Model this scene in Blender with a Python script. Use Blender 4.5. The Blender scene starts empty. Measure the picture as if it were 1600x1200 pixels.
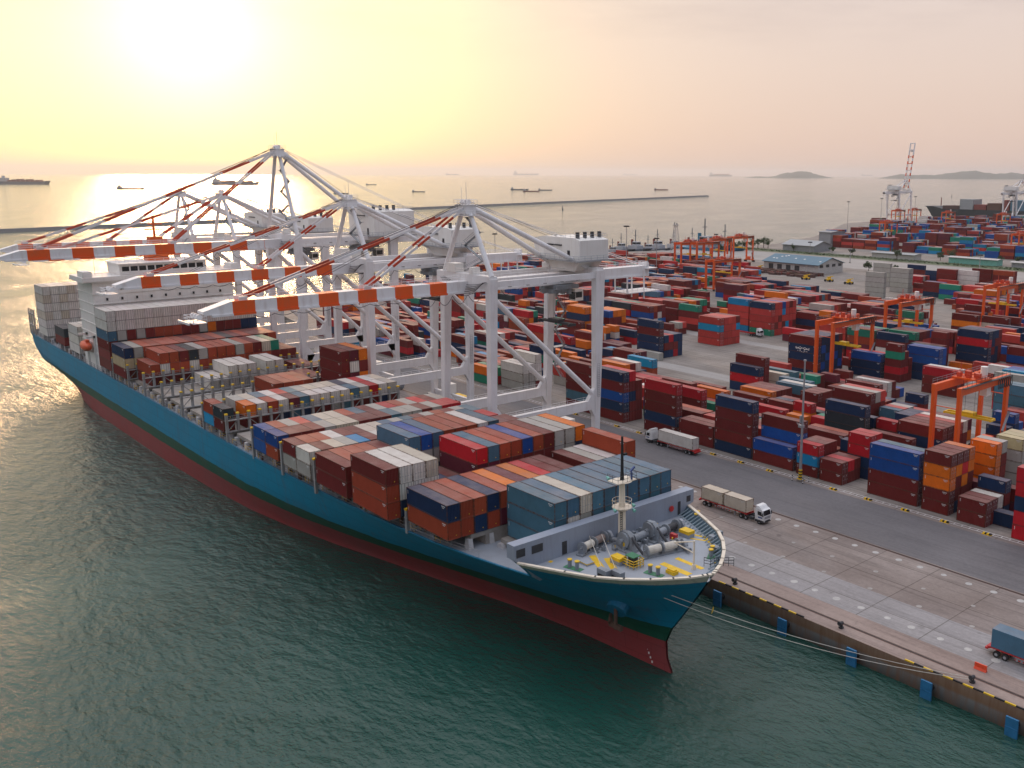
EXPOSURE, SKY_K, SUN_E, HAZE, GLOW, CLROT = 0.0, 1.0, 1.6, 3.2e-5, 0.8, (0.0, 0.0, 2.1)
import bpy, bmesh, math, random
from mathutils import Vector, Matrix
from mathutils.bvhtree import BVHTree
random.seed(11)
SC = bpy.context.scene
COL = SC.collection
R = math.radians
PI = math.pi

# ------------------------------------------------------------------ camera
F_PX, PITCH, YAW, ROLL, XP, YP, CAMH = 1465.0, 0.201489, 2.393772, 0.003577, 980.16, 571.02, 69.0
fw = Vector((math.cos(YAW)*math.cos(PITCH), math.sin(YAW)*math.cos(PITCH), -math.sin(PITCH)))
rt = Vector((math.sin(YAW), -math.cos(YAW), 0.0))
up = rt.cross(fw)
RT = rt*math.cos(ROLL) + up*math.sin(ROLL)
UP = -rt*math.sin(ROLL) + up*math.cos(ROLL)
CAM = Vector((0, 0, CAMH))
def ray(px, py):
    return RT*((px-XP)/F_PX) + UP*(-(py-YP)/F_PX) + fw
def atz(px, py, z=0.0):            # the point at height z seen at a pixel of the 1600x1200 photograph
    d = ray(px, py); return CAM + d*((z-CAMH)/d.z)
def aty(px, py, y):
    d = ray(px, py); return CAM + d*(y/d.y)
def proj(p):
    q = Vector(p)-CAM; w = q.dot(fw)
    if w < 1: return (-9999, -9999)
    return (XP+F_PX*q.dot(RT)/w, YP-F_PX*q.dot(UP)/w)
cd = bpy.data.cameras.new("camera"); cam = bpy.data.objects.new("camera", cd); COL.objects.link(cam)
M = Matrix((RT, UP, -fw)).transposed().to_4x4(); M.translation = CAM
cam.matrix_world = M
cd.sensor_width = 36.0; cd.lens = F_PX/1600*36
cd.shift_x = (800-XP)/1600; cd.shift_y = -(600-YP)/1600
cd.clip_start = 0.5; cd.clip_end = 120000
SC.camera = cam
SC.render.resolution_x = 1024; SC.render.resolution_y = 768
SC.view_settings.view_transform = 'Standard'; SC.view_settings.look = 'None'
SC.view_settings.exposure = EXPOSURE if 'EXPOSURE' in globals() else 0.0
SC.view_settings.gamma = 1.0
SC.cycles.use_denoising = True
SC.cycles.max_bounces = 6; SC.cycles.diffuse_bounces = 3; SC.cycles.glossy_bounces = 3
SC.cycles.volume_bounces = 0; SC.cycles.transparent_max_bounces = 8
SC.cycles.caustics_reflective = False; SC.cycles.caustics_refractive = False

# ------------------------------------------------------------------ materials
MATS = {}
def new_mat(name):
    m = bpy.data.materials.new(name); m.use_nodes = True; MATS[name] = m
    nt = m.node_tree; nt.nodes.clear()
    out = nt.nodes.new('ShaderNodeOutputMaterial'); bs = nt.nodes.new('ShaderNodeBsdfPrincipled')
    nt.links.new(bs.outputs[0], out.inputs[0])
    return m, nt, bs
def N(nt, t, **kw):
    n = nt.nodes.new(t)
    for k, v in kw.items():
        if k.startswith('i_'): n.inputs[int(k[2:])].default_value = v
        else: setattr(n, k, v)
    return n
def L(nt, a, b): nt.links.new(a, b)
def mix(nt, fac, a, b, mode='MIX'):
    n = nt.nodes.new('ShaderNodeMix'); n.data_type = 'RGBA'; n.blend_type = mode; n.clamp_factor = True
    for s, v in ((n.inputs[0], fac), (n.inputs[6], a), (n.inputs[7], b)):
        if hasattr(v, 'is_linked'): nt.links.new(v, s)
        else: s.default_value = v if not isinstance(v, tuple) or len(v) == 4 else (*v, 1)
    return n.outputs[2]
def ramp(nt, fac, stops):
    n = nt.nodes.new('ShaderNodeValToRGB'); nt.links.new(fac, n.inputs[0])
    e = n.color_ramp.elements
    while len(e) < len(stops): e.new(0.5)
    for i, (p, c) in enumerate(stops):
        e[i].position = p; e[i].color = (c, c, c, 1) if not isinstance(c, tuple) else (*c, 1)
    return n.outputs[0]
def noise(nt, vec, scale, detail=4, rough=0.55, out=0):
    n = nt.nodes.new('ShaderNodeTexNoise'); n.inputs['Scale'].default_value = scale
    n.inputs['Detail'].default_value = detail; n.inputs['Roughness'].default_value = rough
    if vec is not None: nt.links.new(vec, n.inputs['Vector'])
    return n.outputs[out]
def objco(nt): return nt.nodes.new('ShaderNodeTexCoord').outputs['Object']
def geopos(nt): return nt.nodes.new('ShaderNodeNewGeometry').outputs['Position']
def mapping(nt, vec, scale=(1, 1, 1), rot=(0, 0, 0)):
    n = nt.nodes.new('ShaderNodeMapping'); nt.links.new(vec, n.inputs[0])
    n.inputs['Scale'].default_value = scale; n.inputs['Rotation'].default_value = rot
    return n.outputs[0]
def bump(nt, h, strength, dist):
    n = nt.nodes.new('ShaderNodeBump'); n.inputs['Strength'].default_value = strength
    n.inputs['Distance'].default_value = dist; nt.links.new(h, n.inputs['Height'])
    return n.outputs[0]
def paint(name, c, rough=0.5, dirt=0.35, dirtc=None, scale=0.35, metal=0.0, streak=True):
    """weathered paint: base colour broken by patchy grime and vertical rain streaks"""
    m, nt, bs = new_mat(name)
    co = geopos(nt)
    n1 = noise(nt, co, scale, 5)
    f = ramp(nt, n1, [(0.42, 0.0), (0.72, 1.0)])
    dc = dirtc or tuple(x*0.55+0.012 for x in c)
    f2 = N(nt, 'ShaderNodeMath', operation='MULTIPLY'); L(nt, f, f2.inputs[0]); f2.inputs[1].default_value = dirt
    col = mix(nt, f2.outputs[0], (*c, 1), (*dc, 1))
    if streak:
        s = noise(nt, mapping(nt, co, (1.3, 1.3, 0.09)), 1.6, 3)
        sf = ramp(nt, s, [(0.52, 0.0), (0.75, dirt)])
        col = mix(nt, sf, col, (*dc, 1))
    L(nt, col, bs.inputs['Base Color'])
    bs.inputs['Roughness'].default_value = rough; bs.inputs['Metallic'].default_value = metal
    return m
def flat(name, c, rough=0.6, metal=0.0):
    m, nt, bs = new_mat(name)
    n1 = noise(nt, geopos(nt), 1.1, 3)
    v = ramp(nt, n1, [(0.3, tuple(x*0.82 for x in c)), (0.7, tuple(min(1, x*1.12) for x in c))])
    L(nt, v, bs.inputs['Base Color'])
    bs.inputs['Roughness'].default_value = rough; bs.inputs['Metallic'].default_value = metal
    return m

paint('crane_white', (0.83, 0.82, 0.82), 0.45, 0.20, (0.36, 0.27, 0.21), 0.22)
paint('house_white', (0.82, 0.80, 0.76), 0.5, 0.2, (0.48, 0.40, 0.30), 0.15)
paint('crane_orange', (0.72, 0.12, 0.015), 0.45, 0.25, (0.42, 0.08, 0.02), 0.3)
paint('yard_orange', (0.80, 0.11, 0.010), 0.45, 0.25, (0.40, 0.075, 0.02), 0.4)
paint('deck_grey', (0.33, 0.36, 0.40), 0.55, 0.35, (0.22, 0.20, 0.19), 0.3, streak=False)
paint('fitting_grey', (0.25, 0.28, 0.31), 0.5, 0.4, (0.12, 0.09, 0.075), 0.5)
paint('breakwater_grey', (0.29, 0.33, 0.40), 0.5, 0.3, (0.20, 0.20, 0.22), 0.25)
paint('hatch_grey', (0.34, 0.31, 0.275), 0.6, 0.6, (0.17, 0.12, 0.08), 0.35, streak=False)
paint('bridge_grey', (0.30, 0.305, 0.31), 0.55, 0.5, (0.20, 0.14, 0.09), 0.5)
paint('cream', (0.80, 0.71, 0.57), 0.5, 0.3, (0.42, 0.30, 0.2), 0.5)
flat('yellow', (0.80, 0.50, 0.015), 0.5)
flat('black_rubber', (0.016, 0.016, 0.017), 0.75)
flat('dark_steel', (0.05, 0.052, 0.058), 0.55, 0.3)
flat('rust_steel', (0.13, 0.07, 0.05), 0.7, 0.2)
flat('glass_dark', (0.012, 0.016, 0.02), 0.12)
flat('red_paint', (0.50, 0.03, 0.03), 0.45)
flat('lifeboat_orange', (0.80, 0.12, 0.04), 0.4)
flat('truck_white', (0.75, 0.75, 0.74), 0.3)
flat('truck_blue', (0.05, 0.09, 0.25), 0.35)
flat('white_mark', (0.72, 0.71, 0.69), 0.6)
flat('cover_pale', (0.44, 0.43, 0.41), 0.7)
flat('cover_dull', (0.33, 0.31, 0.29), 0.7)
flat('bulwark_stay_paint', (0.34, 0.42, 0.46), 0.6)
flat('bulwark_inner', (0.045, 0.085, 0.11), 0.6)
flat('green_mark', (0.05, 0.20, 0.10), 0.6)
flat('rope', (0.62, 0.58, 0.50), 0.8)
flat('blue_panel', (0.025, 0.16, 0.33), 0.45)
flat('hull_blue', (0.01, 0.16, 0.28), 0.4)
flat('lamp_grey', (0.36, 0.37, 0.39), 0.45, 0.4)
flat('orange_plastic', (0.75, 0.07, 0.02), 0.4)
flat('pole_white', (0.55, 0.53, 0.52), 0.5)
flat('ship_far_grey', (0.10, 0.12, 0.15), 0.7)
flat('hull_dark', (0.018, 0.028, 0.035), 0.6)
flat('ship_far_white', (0.45, 0.46, 0.48), 0.6)
flat('ship_far_red', (0.22, 0.05, 0.04), 0.7)
flat('wall_pale', (0.52, 0.50, 0.47), 0.7)
flat('wall_grey', (0.30, 0.31, 0.32), 0.7)
flat('roof_blue', (0.07, 0.17, 0.24), 0.5)
flat('roof_grey', (0.34, 0.36, 0.37), 0.5)
flat('mint', (0.20, 0.50, 0.42), 0.5)
flat('island_green', (0.07, 0.09, 0.07), 0.9)
flat('scrap', (0.10, 0.05, 0.045), 0.8)

def boom_mat(name, y0, y1, band):
    m, nt, bs = new_mat(name)
    co = objco(nt); sx = N(nt, 'ShaderNodeSeparateXYZ'); L(nt, co, sx.inputs[0])
    a = N(nt, 'ShaderNodeMath', operation='SUBTRACT'); L(nt, sx.outputs[1], a.inputs[0]); a.inputs[1].default_value = y0
    b = N(nt, 'ShaderNodeMath', operation='DIVIDE'); L(nt, a.outputs[0], b.inputs[0]); b.inputs[1].default_value = 2*band
    fr = N(nt, 'ShaderNodeMath', operation='FRACT'); L(nt, b.outputs[0], fr.inputs[0])
    lt = N(nt, 'ShaderNodeMath', operation='LESS_THAN'); L(nt, fr.outputs[0], lt.inputs[0]); lt.inputs[1].default_value = 0.5
    g0 = N(nt, 'ShaderNodeMath', operation='GREATER_THAN'); L(nt, sx.outputs[1], g0.inputs[0]); g0.inputs[1].default_value = y0
    g1 = N(nt, 'ShaderNodeMath', operation='LESS_THAN'); L(nt, sx.outputs[1], g1.inputs[0]); g1.inputs[1].default_value = y1
    p = N(nt, 'ShaderNodeMath', operation='MULTIPLY'); L(nt, g0.outputs[0], p.inputs[0]); L(nt, g1.outputs[0], p.inputs[1])
    q = N(nt, 'ShaderNodeMath', operation='MULTIPLY'); L(nt, p.outputs[0], q.inputs[0]); L(nt, lt.outputs[0], q.inputs[1])
    col = mix(nt, q.outputs[0], (0.83, 0.82, 0.82, 1), (0.80, 0.105, 0.008, 1))
    d = ramp(nt, noise(nt, mapping(nt, geopos(nt), (1, 1, 0.3)), 0.7, 5), [(0.52, 0.0), (0.85, 0.45)])
    col = mix(nt, d, col, (0.30, 0.17, 0.10, 1))
    L(nt, col, bs.inputs['Base Color']); bs.inputs['Roughness'].default_value = 0.45
    return m

def container_mat(name, attr, edge=False):
    m, nt, bs = new_mat(name)
    if attr:
        a = N(nt, 'ShaderNodeVertexColor'); a.layer_name = 'Col'; base = a.outputs[0]; vec = geopos(nt)
    else:
        oi = N(nt, 'ShaderNodeObjectInfo'); base = oi.outputs['Color']
        vm = N(nt, 'ShaderNodeVectorMath', operation='SCALE'); vm.inputs[3].default_value = 1.0
        vec = geopos(nt)
    n1 = noise(nt, vec, 0.55, 6, 0.62)
    f = ramp(nt, n1, [(0.40, 0.0), (0.78, 0.55)])
    col = mix(nt, f, base, (0.66, 0.60, 0.56, 1), 'MULTIPLY')
    n2 = noise(nt, mapping(nt, vec, (1.6, 1.6, 0.22)), 1.1, 5, 0.7)
    f2 = ramp(nt, n2, [(0.63, 0.0), (0.74, 0.55)])
    col = mix(nt, f2, col, (0.13, 0.055, 0.03, 1))
    # roof dust, strengthened to paint in sky sheen, and rust spots in it
    ge = N(nt, 'ShaderNodeNewGeometry'); sx = N(nt, 'ShaderNodeSeparateXYZ'); L(nt, ge.outputs['Normal'], sx.inputs[0])
    tp = N(nt, 'ShaderNodeMath', operation='GREATER_THAN'); L(nt, sx.outputs[2], tp.inputs[0]); tp.inputs[1].default_value = 0.8
    n3 = ramp(nt, noise(nt, vec, 0.3, 6, 0.6), [(0.3, 0.08), (0.75, 0.40)])
    dm = N(nt, 'ShaderNodeMath', operation='MULTIPLY'); L(nt, tp.outputs[0], dm.inputs[0]); L(nt, n3, dm.inputs[1])
    col = mix(nt, dm.outputs[0], col, (0.46, 0.36, 0.31, 1))
    n4 = ramp(nt, noise(nt, vec, 1.7, 4, 0.7), [(0.66, 0.0), (0.74, 0.5)])
    dm2 = N(nt, 'ShaderNodeMath', operation='MULTIPLY'); L(nt, tp.outputs[0], dm2.inputs[0]); L(nt, n4, dm2.inputs[1])
    col = mix(nt, dm2.outputs[0], col, (0.20, 0.10, 0.06, 1))
    if edge:                                  # rails and posts: chipped to rust along their length
        er = ramp(nt, noise(nt, vec, 2.6, 4, 0.65), [(0.36, 0.15), (0.62, 0.85)])
        col = mix(nt, er, col, (0.085, 0.038, 0.022, 1))
    L(nt, col, bs.inputs['Base Color'])
    bs.inputs['Roughness'].default_value = 0.58; bs.inputs['Specular IOR Level'].default_value = 0.22
    return m
container_mat('container_paint', False)
container_mat('container_edge', False, True)
container_mat('container_paint_far', True)

def hull_mat():
    m, nt, bs = new_mat('hull_paint')
    co = geopos(nt); sx = N(nt, 'ShaderNodeSeparateXYZ'); L(nt, co, sx.inputs[0])
    wob = noise(nt, mapping(nt, co, (0.25, 0.25, 0.25)), 1.0, 4)
    z = N(nt, 'ShaderNodeMath', operation='MULTIPLY_ADD'); L(nt, wob, z.inputs[0]); z.inputs[1].default_value = 0.5; L(nt, sx.outputs[2], z.inputs[2])
    mr = N(nt, 'ShaderNodeMapRange'); L(nt, z.outputs[0], mr.inputs[0]); mr.inputs[1].default_value = -10; mr.inputs[2].default_value = 20
    r = nt.nodes.new('ShaderNodeValToRGB'); L(nt, mr.outputs[0], r.inputs[0]); r.color_ramp.interpolation = 'CONSTANT'
    e = r.color_ramp.elements
    e[0].position = 0; e[0].color = (0.28, 0.048, 0.05, 1)
    e[1].position = (10+1.35)/30; e[1].color = (0.008, 0.085, 0.05, 1)
    x = e.new((10+4.0)/30); x.color = (0.004, 0.23, 0.38, 1)
    x = e.new((10+13.6)/30); x.color = (0.66, 0.58, 0.46, 1)
    s = ramp(nt, noise(nt, mapping(nt, co, (0.7, 0.7, 0.06)), 1.0, 5, 0.65), [(0.54, 0.0), (0.82, 0.45)])
    col = mix(nt, s, r.outputs[0], (0.11, 0.06, 0.045, 1))
    s2 = ramp(nt, noise(nt, co, 0.12, 5), [(0.45, 0.0), (0.85, 0.25)])
    col = mix(nt, s2, col, (0.10, 0.13, 0.14, 1))
    br = N(nt, 'ShaderNodeTexBrick'); L(nt, mapping(nt, co, (0.1, 0.1, 0.1), (R(90), 0, 0)), br.inputs[0])
    br.inputs['Scale'].default_value = 1.0; br.inputs['Mortar Size'].default_value = 0.012
    br.inputs['Color1'].default_value = (1, 1, 1, 1); br.inputs['Color2'].default_value = (0.93, 0.93, 0.93, 1); br.inputs['Mortar'].default_value = (0.8, 0.8, 0.8, 1)
    col = mix(nt, 0.8, col, br.outputs[0], 'MULTIPLY')
    L(nt, col, bs.inputs['Base Color']); bs.inputs['Roughness'].default_value = 0.5; bs.inputs['Specular IOR Level'].default_value = 0.25
    return m
hull_mat()

def concrete_mat(name, c1, c2, joint=None, stain=0.5):
    m, nt, bs = new_mat(name)
    co = geopos(nt)
    a = ramp(nt, noise(nt, co, 0.055, 6, 0.6), [(0.32, c1), (0.70, c2)])
    st = ramp(nt, noise(nt, mapping(nt, co, (0.05, 0.55, 1)), 1.0, 5, 0.6), [(0.5, 0.0), (0.75, stain)])
    col = mix(nt, st, a, tuple(x*0.5 for x in c1))
    tm = ramp(nt, noise(nt, mapping(nt, co, (0.012, 0.9, 1), (0, 0, R(3))), 1.0, 4, 0.65), [(0.52, 0.0), (0.60, stain*.7), (0.64, 0.0)])
    col = mix(nt, tm, col, tuple(x*0.55 for x in c1))
    ol = ramp(nt, noise(nt, co, 0.42, 3, 0.5), [(0.66, 0.0), (0.76, stain)])
    col = mix(nt, ol, col, tuple(x*0.45 for x in c1))
    fine = ramp(nt, noise(nt, co, 1.4, 4, 0.7), [(0.3, 0.86), (0.7, 1.1)])
    col = mix(nt, 1.0, col, fine, 'MULTIPLY')
    if joint:
        br = N(nt, 'ShaderNodeTexBrick'); br.offset = 0.0; L(nt, mapping(nt, co, (1, 1, 1)), br.inputs[0])
        br.inputs['Scale'].default_value = 1.0; br.inputs['Brick Width'].default_value = joint[0]; br.inputs['Row Height'].default_value = joint[1]
        br.inputs['Mortar Size'].default_value = 0.09
        br.inputs['Color1'].default_value = (1, 1, 1, 1); br.inputs['Color2'].default_value = (0.88, 0.88, 0.9, 1); br.inputs['Mortar'].default_value = (0.42, 0.4, 0.38, 1)
        col = mix(nt, 0.9, col, br.outputs[0], 'MULTIPLY')
    L(nt, col, bs.inputs['Base Color']); bs.inputs['Roughness'].default_value = 0.85
    return m
concrete_mat('quay_concrete', (0.20, 0.160, 0.140), (0.32, 0.272, 0.245), (11.0, 7.2), 0.6)
concrete_mat('quay_pale', (0.27, 0.255, 0.25), (0.37, 0.355, 0.35), (11.0, 9.0), 0.45)
concrete_mat('cope_concrete', (0.24, 0.175, 0.15), (0.35, 0.275, 0.24), None, 0.5)
concrete_mat('asphalt', (0.125, 0.118, 0.122), (0.165, 0.155, 0.16), None, 0.35)
concrete_mat('yard_concrete', (0.21, 0.18, 0.155), (0.33, 0.295, 0.26), (12.0, 6.0), 0.6)
concrete_mat('road_pale', (0.30, 0.28, 0.26), (0.38, 0.36, 0.34), None, 0.3)
def wall_mat():
    m, nt, bs = new_mat('quay_wall')
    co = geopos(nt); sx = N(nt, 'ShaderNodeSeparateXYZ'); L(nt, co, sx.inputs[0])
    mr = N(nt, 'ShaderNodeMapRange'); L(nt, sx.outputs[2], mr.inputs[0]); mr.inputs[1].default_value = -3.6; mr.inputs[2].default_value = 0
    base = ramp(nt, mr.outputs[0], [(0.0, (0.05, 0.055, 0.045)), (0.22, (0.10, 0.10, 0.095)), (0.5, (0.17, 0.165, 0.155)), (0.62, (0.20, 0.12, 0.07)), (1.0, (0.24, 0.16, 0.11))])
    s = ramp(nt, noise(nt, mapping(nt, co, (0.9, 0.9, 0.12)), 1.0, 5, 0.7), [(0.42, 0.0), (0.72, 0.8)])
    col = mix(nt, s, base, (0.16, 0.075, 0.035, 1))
    L(nt, col, bs.inputs['Base Color']); bs.inputs['Roughness'].default_value = 0.85
wall_mat()
def leaf_mat(name, c):
    m, nt, bs = new_mat(name)
    v = ramp(nt, noise(nt, geopos(nt), 0.9, 4), [(0.3, tuple(x*0.6 for x in c)), (0.7, tuple(x*1.4 for x in c))])
    L(nt, v, bs.inputs['Base Color']); bs.inputs['Roughness'].default_value = 0.7
leaf_mat('leaf', (0.045, 0.085, 0.028)); leaf_mat('grass', (0.07, 0.10, 0.035)); flat('bark', (0.07, 0.05, 0.035), 0.9)
flat('rock', (0.13, 0.13, 0.13), 0.9)

def water_mat():
    m, nt, bs = new_mat('sea_water')
    co = geopos(nt)
    # wind-driven chop with a heading, smaller ripples over it, slow patches of calmer and rougher water
    w1 = noise(nt, mapping(nt, co, (0.55, 1.0, 1), (0, 0, R(-35))), 0.40, 6, 0.6)
    w2 = noise(nt, mapping(nt, co, (0.7, 1.0, 1), (0, 0, R(20))), 1.5, 4, 0.65)
    w3 = noise(nt, mapping(nt, co, (0.8, 1.0, 1), (0, 0, R(-10))), 0.06, 2, 0.5)
    a = N(nt, 'ShaderNodeMath', operation='MULTIPLY'); L(nt, w1, a.inputs[0]); a.inputs[1].default_value = 1.6
    b = N(nt, 'ShaderNodeMath', operation='MULTIPLY_ADD'); L(nt, w2, b.inputs[0]); b.inputs[1].default_value = 0.30; L(nt, a.outputs[0], b.inputs[2])
    c = N(nt, 'ShaderNodeMath', operation='MULTIPLY_ADD'); L(nt, w3, c.inputs[0]); c.inputs[1].default_value = 2.0; L(nt, b.outputs[0], c.inputs[2])
    gu = ramp(nt, noise(nt, mapping(nt, co, (1.0, 0.55, 1), (0, 0, R(25))), 0.016, 4, 0.6), [(0.35, 0.35), (0.62, 1.0)])
    bn = N(nt, 'ShaderNodeBump'); L(nt, gu, bn.inputs['Strength']); bn.inputs['Distance'].default_value = 0.85; L(nt, c.outputs[0], bn.inputs['Height'])
    L(nt, bn.outputs[0], bs.inputs['Normal'])
    p = ramp(nt, noise(nt, co, 0.012, 4), [(0.35, (0.008, 0.052, 0.040)), (0.7, (0.014, 0.072, 0.055))])
    L(nt, p, bs.inputs['Base Color'])
    bs.inputs['Roughness'].default_value = 0.08; bs.inputs['IOR'].default_value = 1.36; bs.inputs['Specular IOR Level'].default_value = 0.75
water_mat()

# ------------------------------------------------------------------ mesh building
class MB:
    def __init__(s): s.v = []; s.f = []; s.m = []
    def add(s, pts, faces, m=0):
        o = len(s.v); s.v += [tuple(p) for p in pts]
        for f in faces: s.f.append(tuple(i+o for i in f)); s.m.append(m)
        return s
    def box(s, x0, x1, y0, y1, z0, z1, m=0):
        return s.add([(x0, y0, z0), (x1, y0, z0), (x1, y1, z0), (x0, y1, z0), (x0, y0, z1), (x1, y0, z1), (x1, y1, z1), (x0, y1, z1)],
                     [(0, 3, 2, 1), (4, 5, 6, 7), (0, 1, 5, 4), (1, 2, 6, 5), (2, 3, 7, 6), (3, 0, 4, 7)], m)
    def beam(s, p, q, w, h, m=0, w2=None, h2=None, upv=(0, 0, 1)):
        p = Vector(p); q = Vector(q); d = (q-p).normalized(); u = Vector(upv)
        if abs(d.dot(u)) > 0.98: u = Vector((0, 1, 0))
        a = d.cross(u).normalized(); b = a.cross(d).normalized()
        w2 = w2 or w; h2 = h2 or h
        P = [p-a*w/2-b*h/2, p+a*w/2-b*h/2, p+a*w/2+b*h/2, p-a*w/2+b*h/2, q-a*w2/2-b*h2/2, q+a*w2/2-b*h2/2, q+a*w2/2+b*h2/2, q-a*w2/2+b*h2/2]
        return s.add(P, [(0, 3, 2, 1)[::-1], (4, 5, 6, 7)[::-1], (0, 1, 5, 4)[::-1], (1, 2, 6, 5)[::-1], (2, 3, 7, 6)[::-1], (3, 0, 4, 7)[::-1]], m)
    def tube(s, p, q, r, n=8, m=0, r2=None, cap=True):
        p = Vector(p); q = Vector(q); d = (q-p).normalized(); u = Vector((0, 0, 1))
        if abs(d.dot(u)) > 0.98: u = Vector((0, 1, 0))
        a = d.cross(u).normalized(); b = a.cross(d).normalized(); r2 = r if r2 is None else r2
        P = [p+(a*math.cos(2*PI*i/n)+b*math.sin(2*PI*i/n))*r for i in range(n)]+[q+(a*math.cos(2*PI*i/n)+b*math.sin(2*PI*i/n))*r2 for i in range(n)]
        Fs = [((i+1) % n, i, n+i, n+(i+1) % n) for i in range(n)]
        if cap: Fs += [tuple(range(n)), tuple(range(2*n-1, n-1, -1))]
        return s.add(P, Fs, m)
    def path(s, pts, r, n=6, m=0):
        for a, b in zip(pts[:-1], pts[1:]): s.tube(a, b, r, n, m)
        return s
    def prism(s, poly, axis, a0, a1, m=0):
        """extrude a 2-D outline along an axis: axis 'x' takes (y,z), 'y' takes (x,z), 'z' takes (x,y)"""
        def P(u, v, a): return (a, u, v) if axis == 'x' else (u, a, v) if axis == 'y' else (u, v, a)
        n = len(poly)
        pts = [P(u, v, a0) for u, v in poly]+[P(u, v, a1) for u, v in poly]
        return s.add(pts, [tuple(range(n))[::-1], tuple(range(n, 2*n))]+[(i, (i+1) % n, n+(i+1) % n, n+i) for i in range(n)], m)
    def disc(s, c, r, z, n=14, m=0):
        return s.add([(c[0]+r*math.cos(2*PI*i/n), c[1]+r*math.sin(2*PI*i/n), z) for i in range(n)], [tuple(range(n))], m)
    def rail(s, pts, h=1.05, step=2.0, r=0.035, m=0, bars=2):
        """a guard rail of posts and bars along a run of points"""
        for a, b in zip(pts[:-1], pts[1:]):
            a = Vector(a); b = Vector(b); n = max(1, int((b-a).length/step))
            for i in range(n+1):
                p = a+(b-a)*i/n; s.tube(p, p+Vector((0, 0, h)), r, 4, m, cap=False)
            for k in range(bars):
                hh = h*(k+1)/bars; s.tube(a+Vector((0, 0, hh)), b+Vector((0, 0, hh)), r, 4, m, cap=False)
        return s
    def build(s, name, mats, parent=None, org=None, smooth=False):
        org = Vector(org) if org is not None else (ORG[parent.name] if parent is not None else Vector((0, 0, 0)))
        me = bpy.data.meshes.new(name)
        me.from_pydata([(v[0]-org.x, v[1]-org.y, v[2]-org.z) for v in s.v], [], s.f)
        if isinstance(mats, str): mats = [mats]
        for m in mats: me.materials.append(MATS[m])
        me.polygons.foreach_set('material_index', s.m)
        if smooth: me.polygons.foreach_set('use_smooth', [True]*len(s.f))
        me.update()
        o = bpy.data.objects.new(name, me); COL.objects.link(o)
        if parent is not None:
            o.parent = parent; o.location = org-ORG[parent.name]
        else: o.location = org
        ORG[o.name] = org
        return o
ORG = {}
def tag(o, label=None, cat=None, group=None, kind=None):
    if label: o['label'] = label
    if cat: o['category'] = cat
    if group: o['group'] = group
    if kind: o['kind'] = kind
    return o
def thing(name, label, cat, loc, group=None, rz=0):
    o = bpy.data.objects.new(name, None); COL.objects.link(o); o.empty_display_size = 0.5
    o.location = loc; o.rotation_euler.z = rz; ORG[o.name] = Vector(loc)
    return tag(o, label, cat, group)
KIDS = {}
def copy_tree(o, parent=None):
    c = o.copy(); COL.objects.link(c)
    if parent is not None: c.parent = parent
    for ch in list(o.children): copy_tree(ch, c)
    return c
def place(o, loc, label=None, rz=None, group=None):
    o.location = loc
    if rz is not None: o.rotation_euler.z = rz
    if label: o['label'] = label
    if group: o['group'] = group
    return o
def clipz(mb, z): pass
WZ = -3.6
ORDS = ['zeroth', 'first', 'second', 'third', 'fourth', 'fifth', 'sixth', 'seventh', 'eighth', 'ninth', 'tenth', 'eleventh', 'twelfth', 'thirteenth', 'fourteenth', 'fifteenth', 'sixteenth', 'seventeenth', 'eighteenth', 'nineteenth', 'twentieth']
# ------------------------------------------------------------------ sky, sun, air
sd = ray(290, 30).normalized()                      # where the sun stands, behind thin cloud
SUN_EL = math.asin(sd.z); SUN_AZ = math.atan2(sd.y, sd.x)
W = bpy.data.worlds.new("World"); SC.world = W; W.use_nodes = True
nt = W.node_tree; nt.nodes.clear()
out = N(nt, 'ShaderNodeOutputWorld'); bg = N(nt, 'ShaderNodeBackground'); L(nt, bg.outputs[0], out.inputs[0])
sky = N(nt, 'ShaderNodeTexSky'); sky.sky_type = 'NISHITA'; sky.sun_disc = False
sky.sun_elevation = SUN_EL; sky.sun_rotation = PI/2-SUN_AZ; sky.dust_density = 3.0; sky.ozone_density = 1.0; sky.altitude = 60
tc = N(nt, 'ShaderNodeTexCoord'); D = tc.outputs['Generated']
sx = N(nt, 'ShaderNodeSeparateXYZ'); L(nt, D, sx.inputs[0])
# the thin overcast: warm and pale low down, brighter and more neutral overhead
el = N(nt, 'ShaderNodeMapRange'); L(nt, sx.outputs[2], el.inputs[0]); el.inputs[1].default_value = -0.02; el.inputs[2].default_value = 1.0
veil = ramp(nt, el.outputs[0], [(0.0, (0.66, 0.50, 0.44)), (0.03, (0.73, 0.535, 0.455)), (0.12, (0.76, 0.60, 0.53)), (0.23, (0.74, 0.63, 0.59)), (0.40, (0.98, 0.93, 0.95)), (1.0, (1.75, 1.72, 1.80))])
dt = N(nt, 'ShaderNodeVectorMath', operation='DOT_PRODUCT'); L(nt, D, dt.inputs[0]); dt.inputs[1].default_value = sd
def powr(e, k):
    mx = N(nt, 'ShaderNodeMath', operation='MAXIMUM'); L(nt, dt.outputs['Value'], mx.inputs[0]); mx.inputs[1].default_value = 0
    p = N(nt, 'ShaderNodeMath', operation='POWER'); L(nt, mx.outputs[0], p.inputs[0]); p.inputs[1].default_value = e
    q = N(nt, 'ShaderNodeMath', operation='MULTIPLY'); L(nt, p.outputs[0], q.inputs[0]); q.inputs[1].default_value = k
    return q.outputs[0]
def scaled(c, f):
    v = N(nt, 'ShaderNodeVectorMath', operation='SCALE'); v.inputs[0].default_value = c; L(nt, f, v.inputs[3]); return v.outputs[0]
def addv(a, b):
    v = N(nt, 'ShaderNodeVectorMath', operation='ADD'); L(nt, a, v.inputs[0]); L(nt, b, v.inputs[1]); return v.outputs[0]
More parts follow.
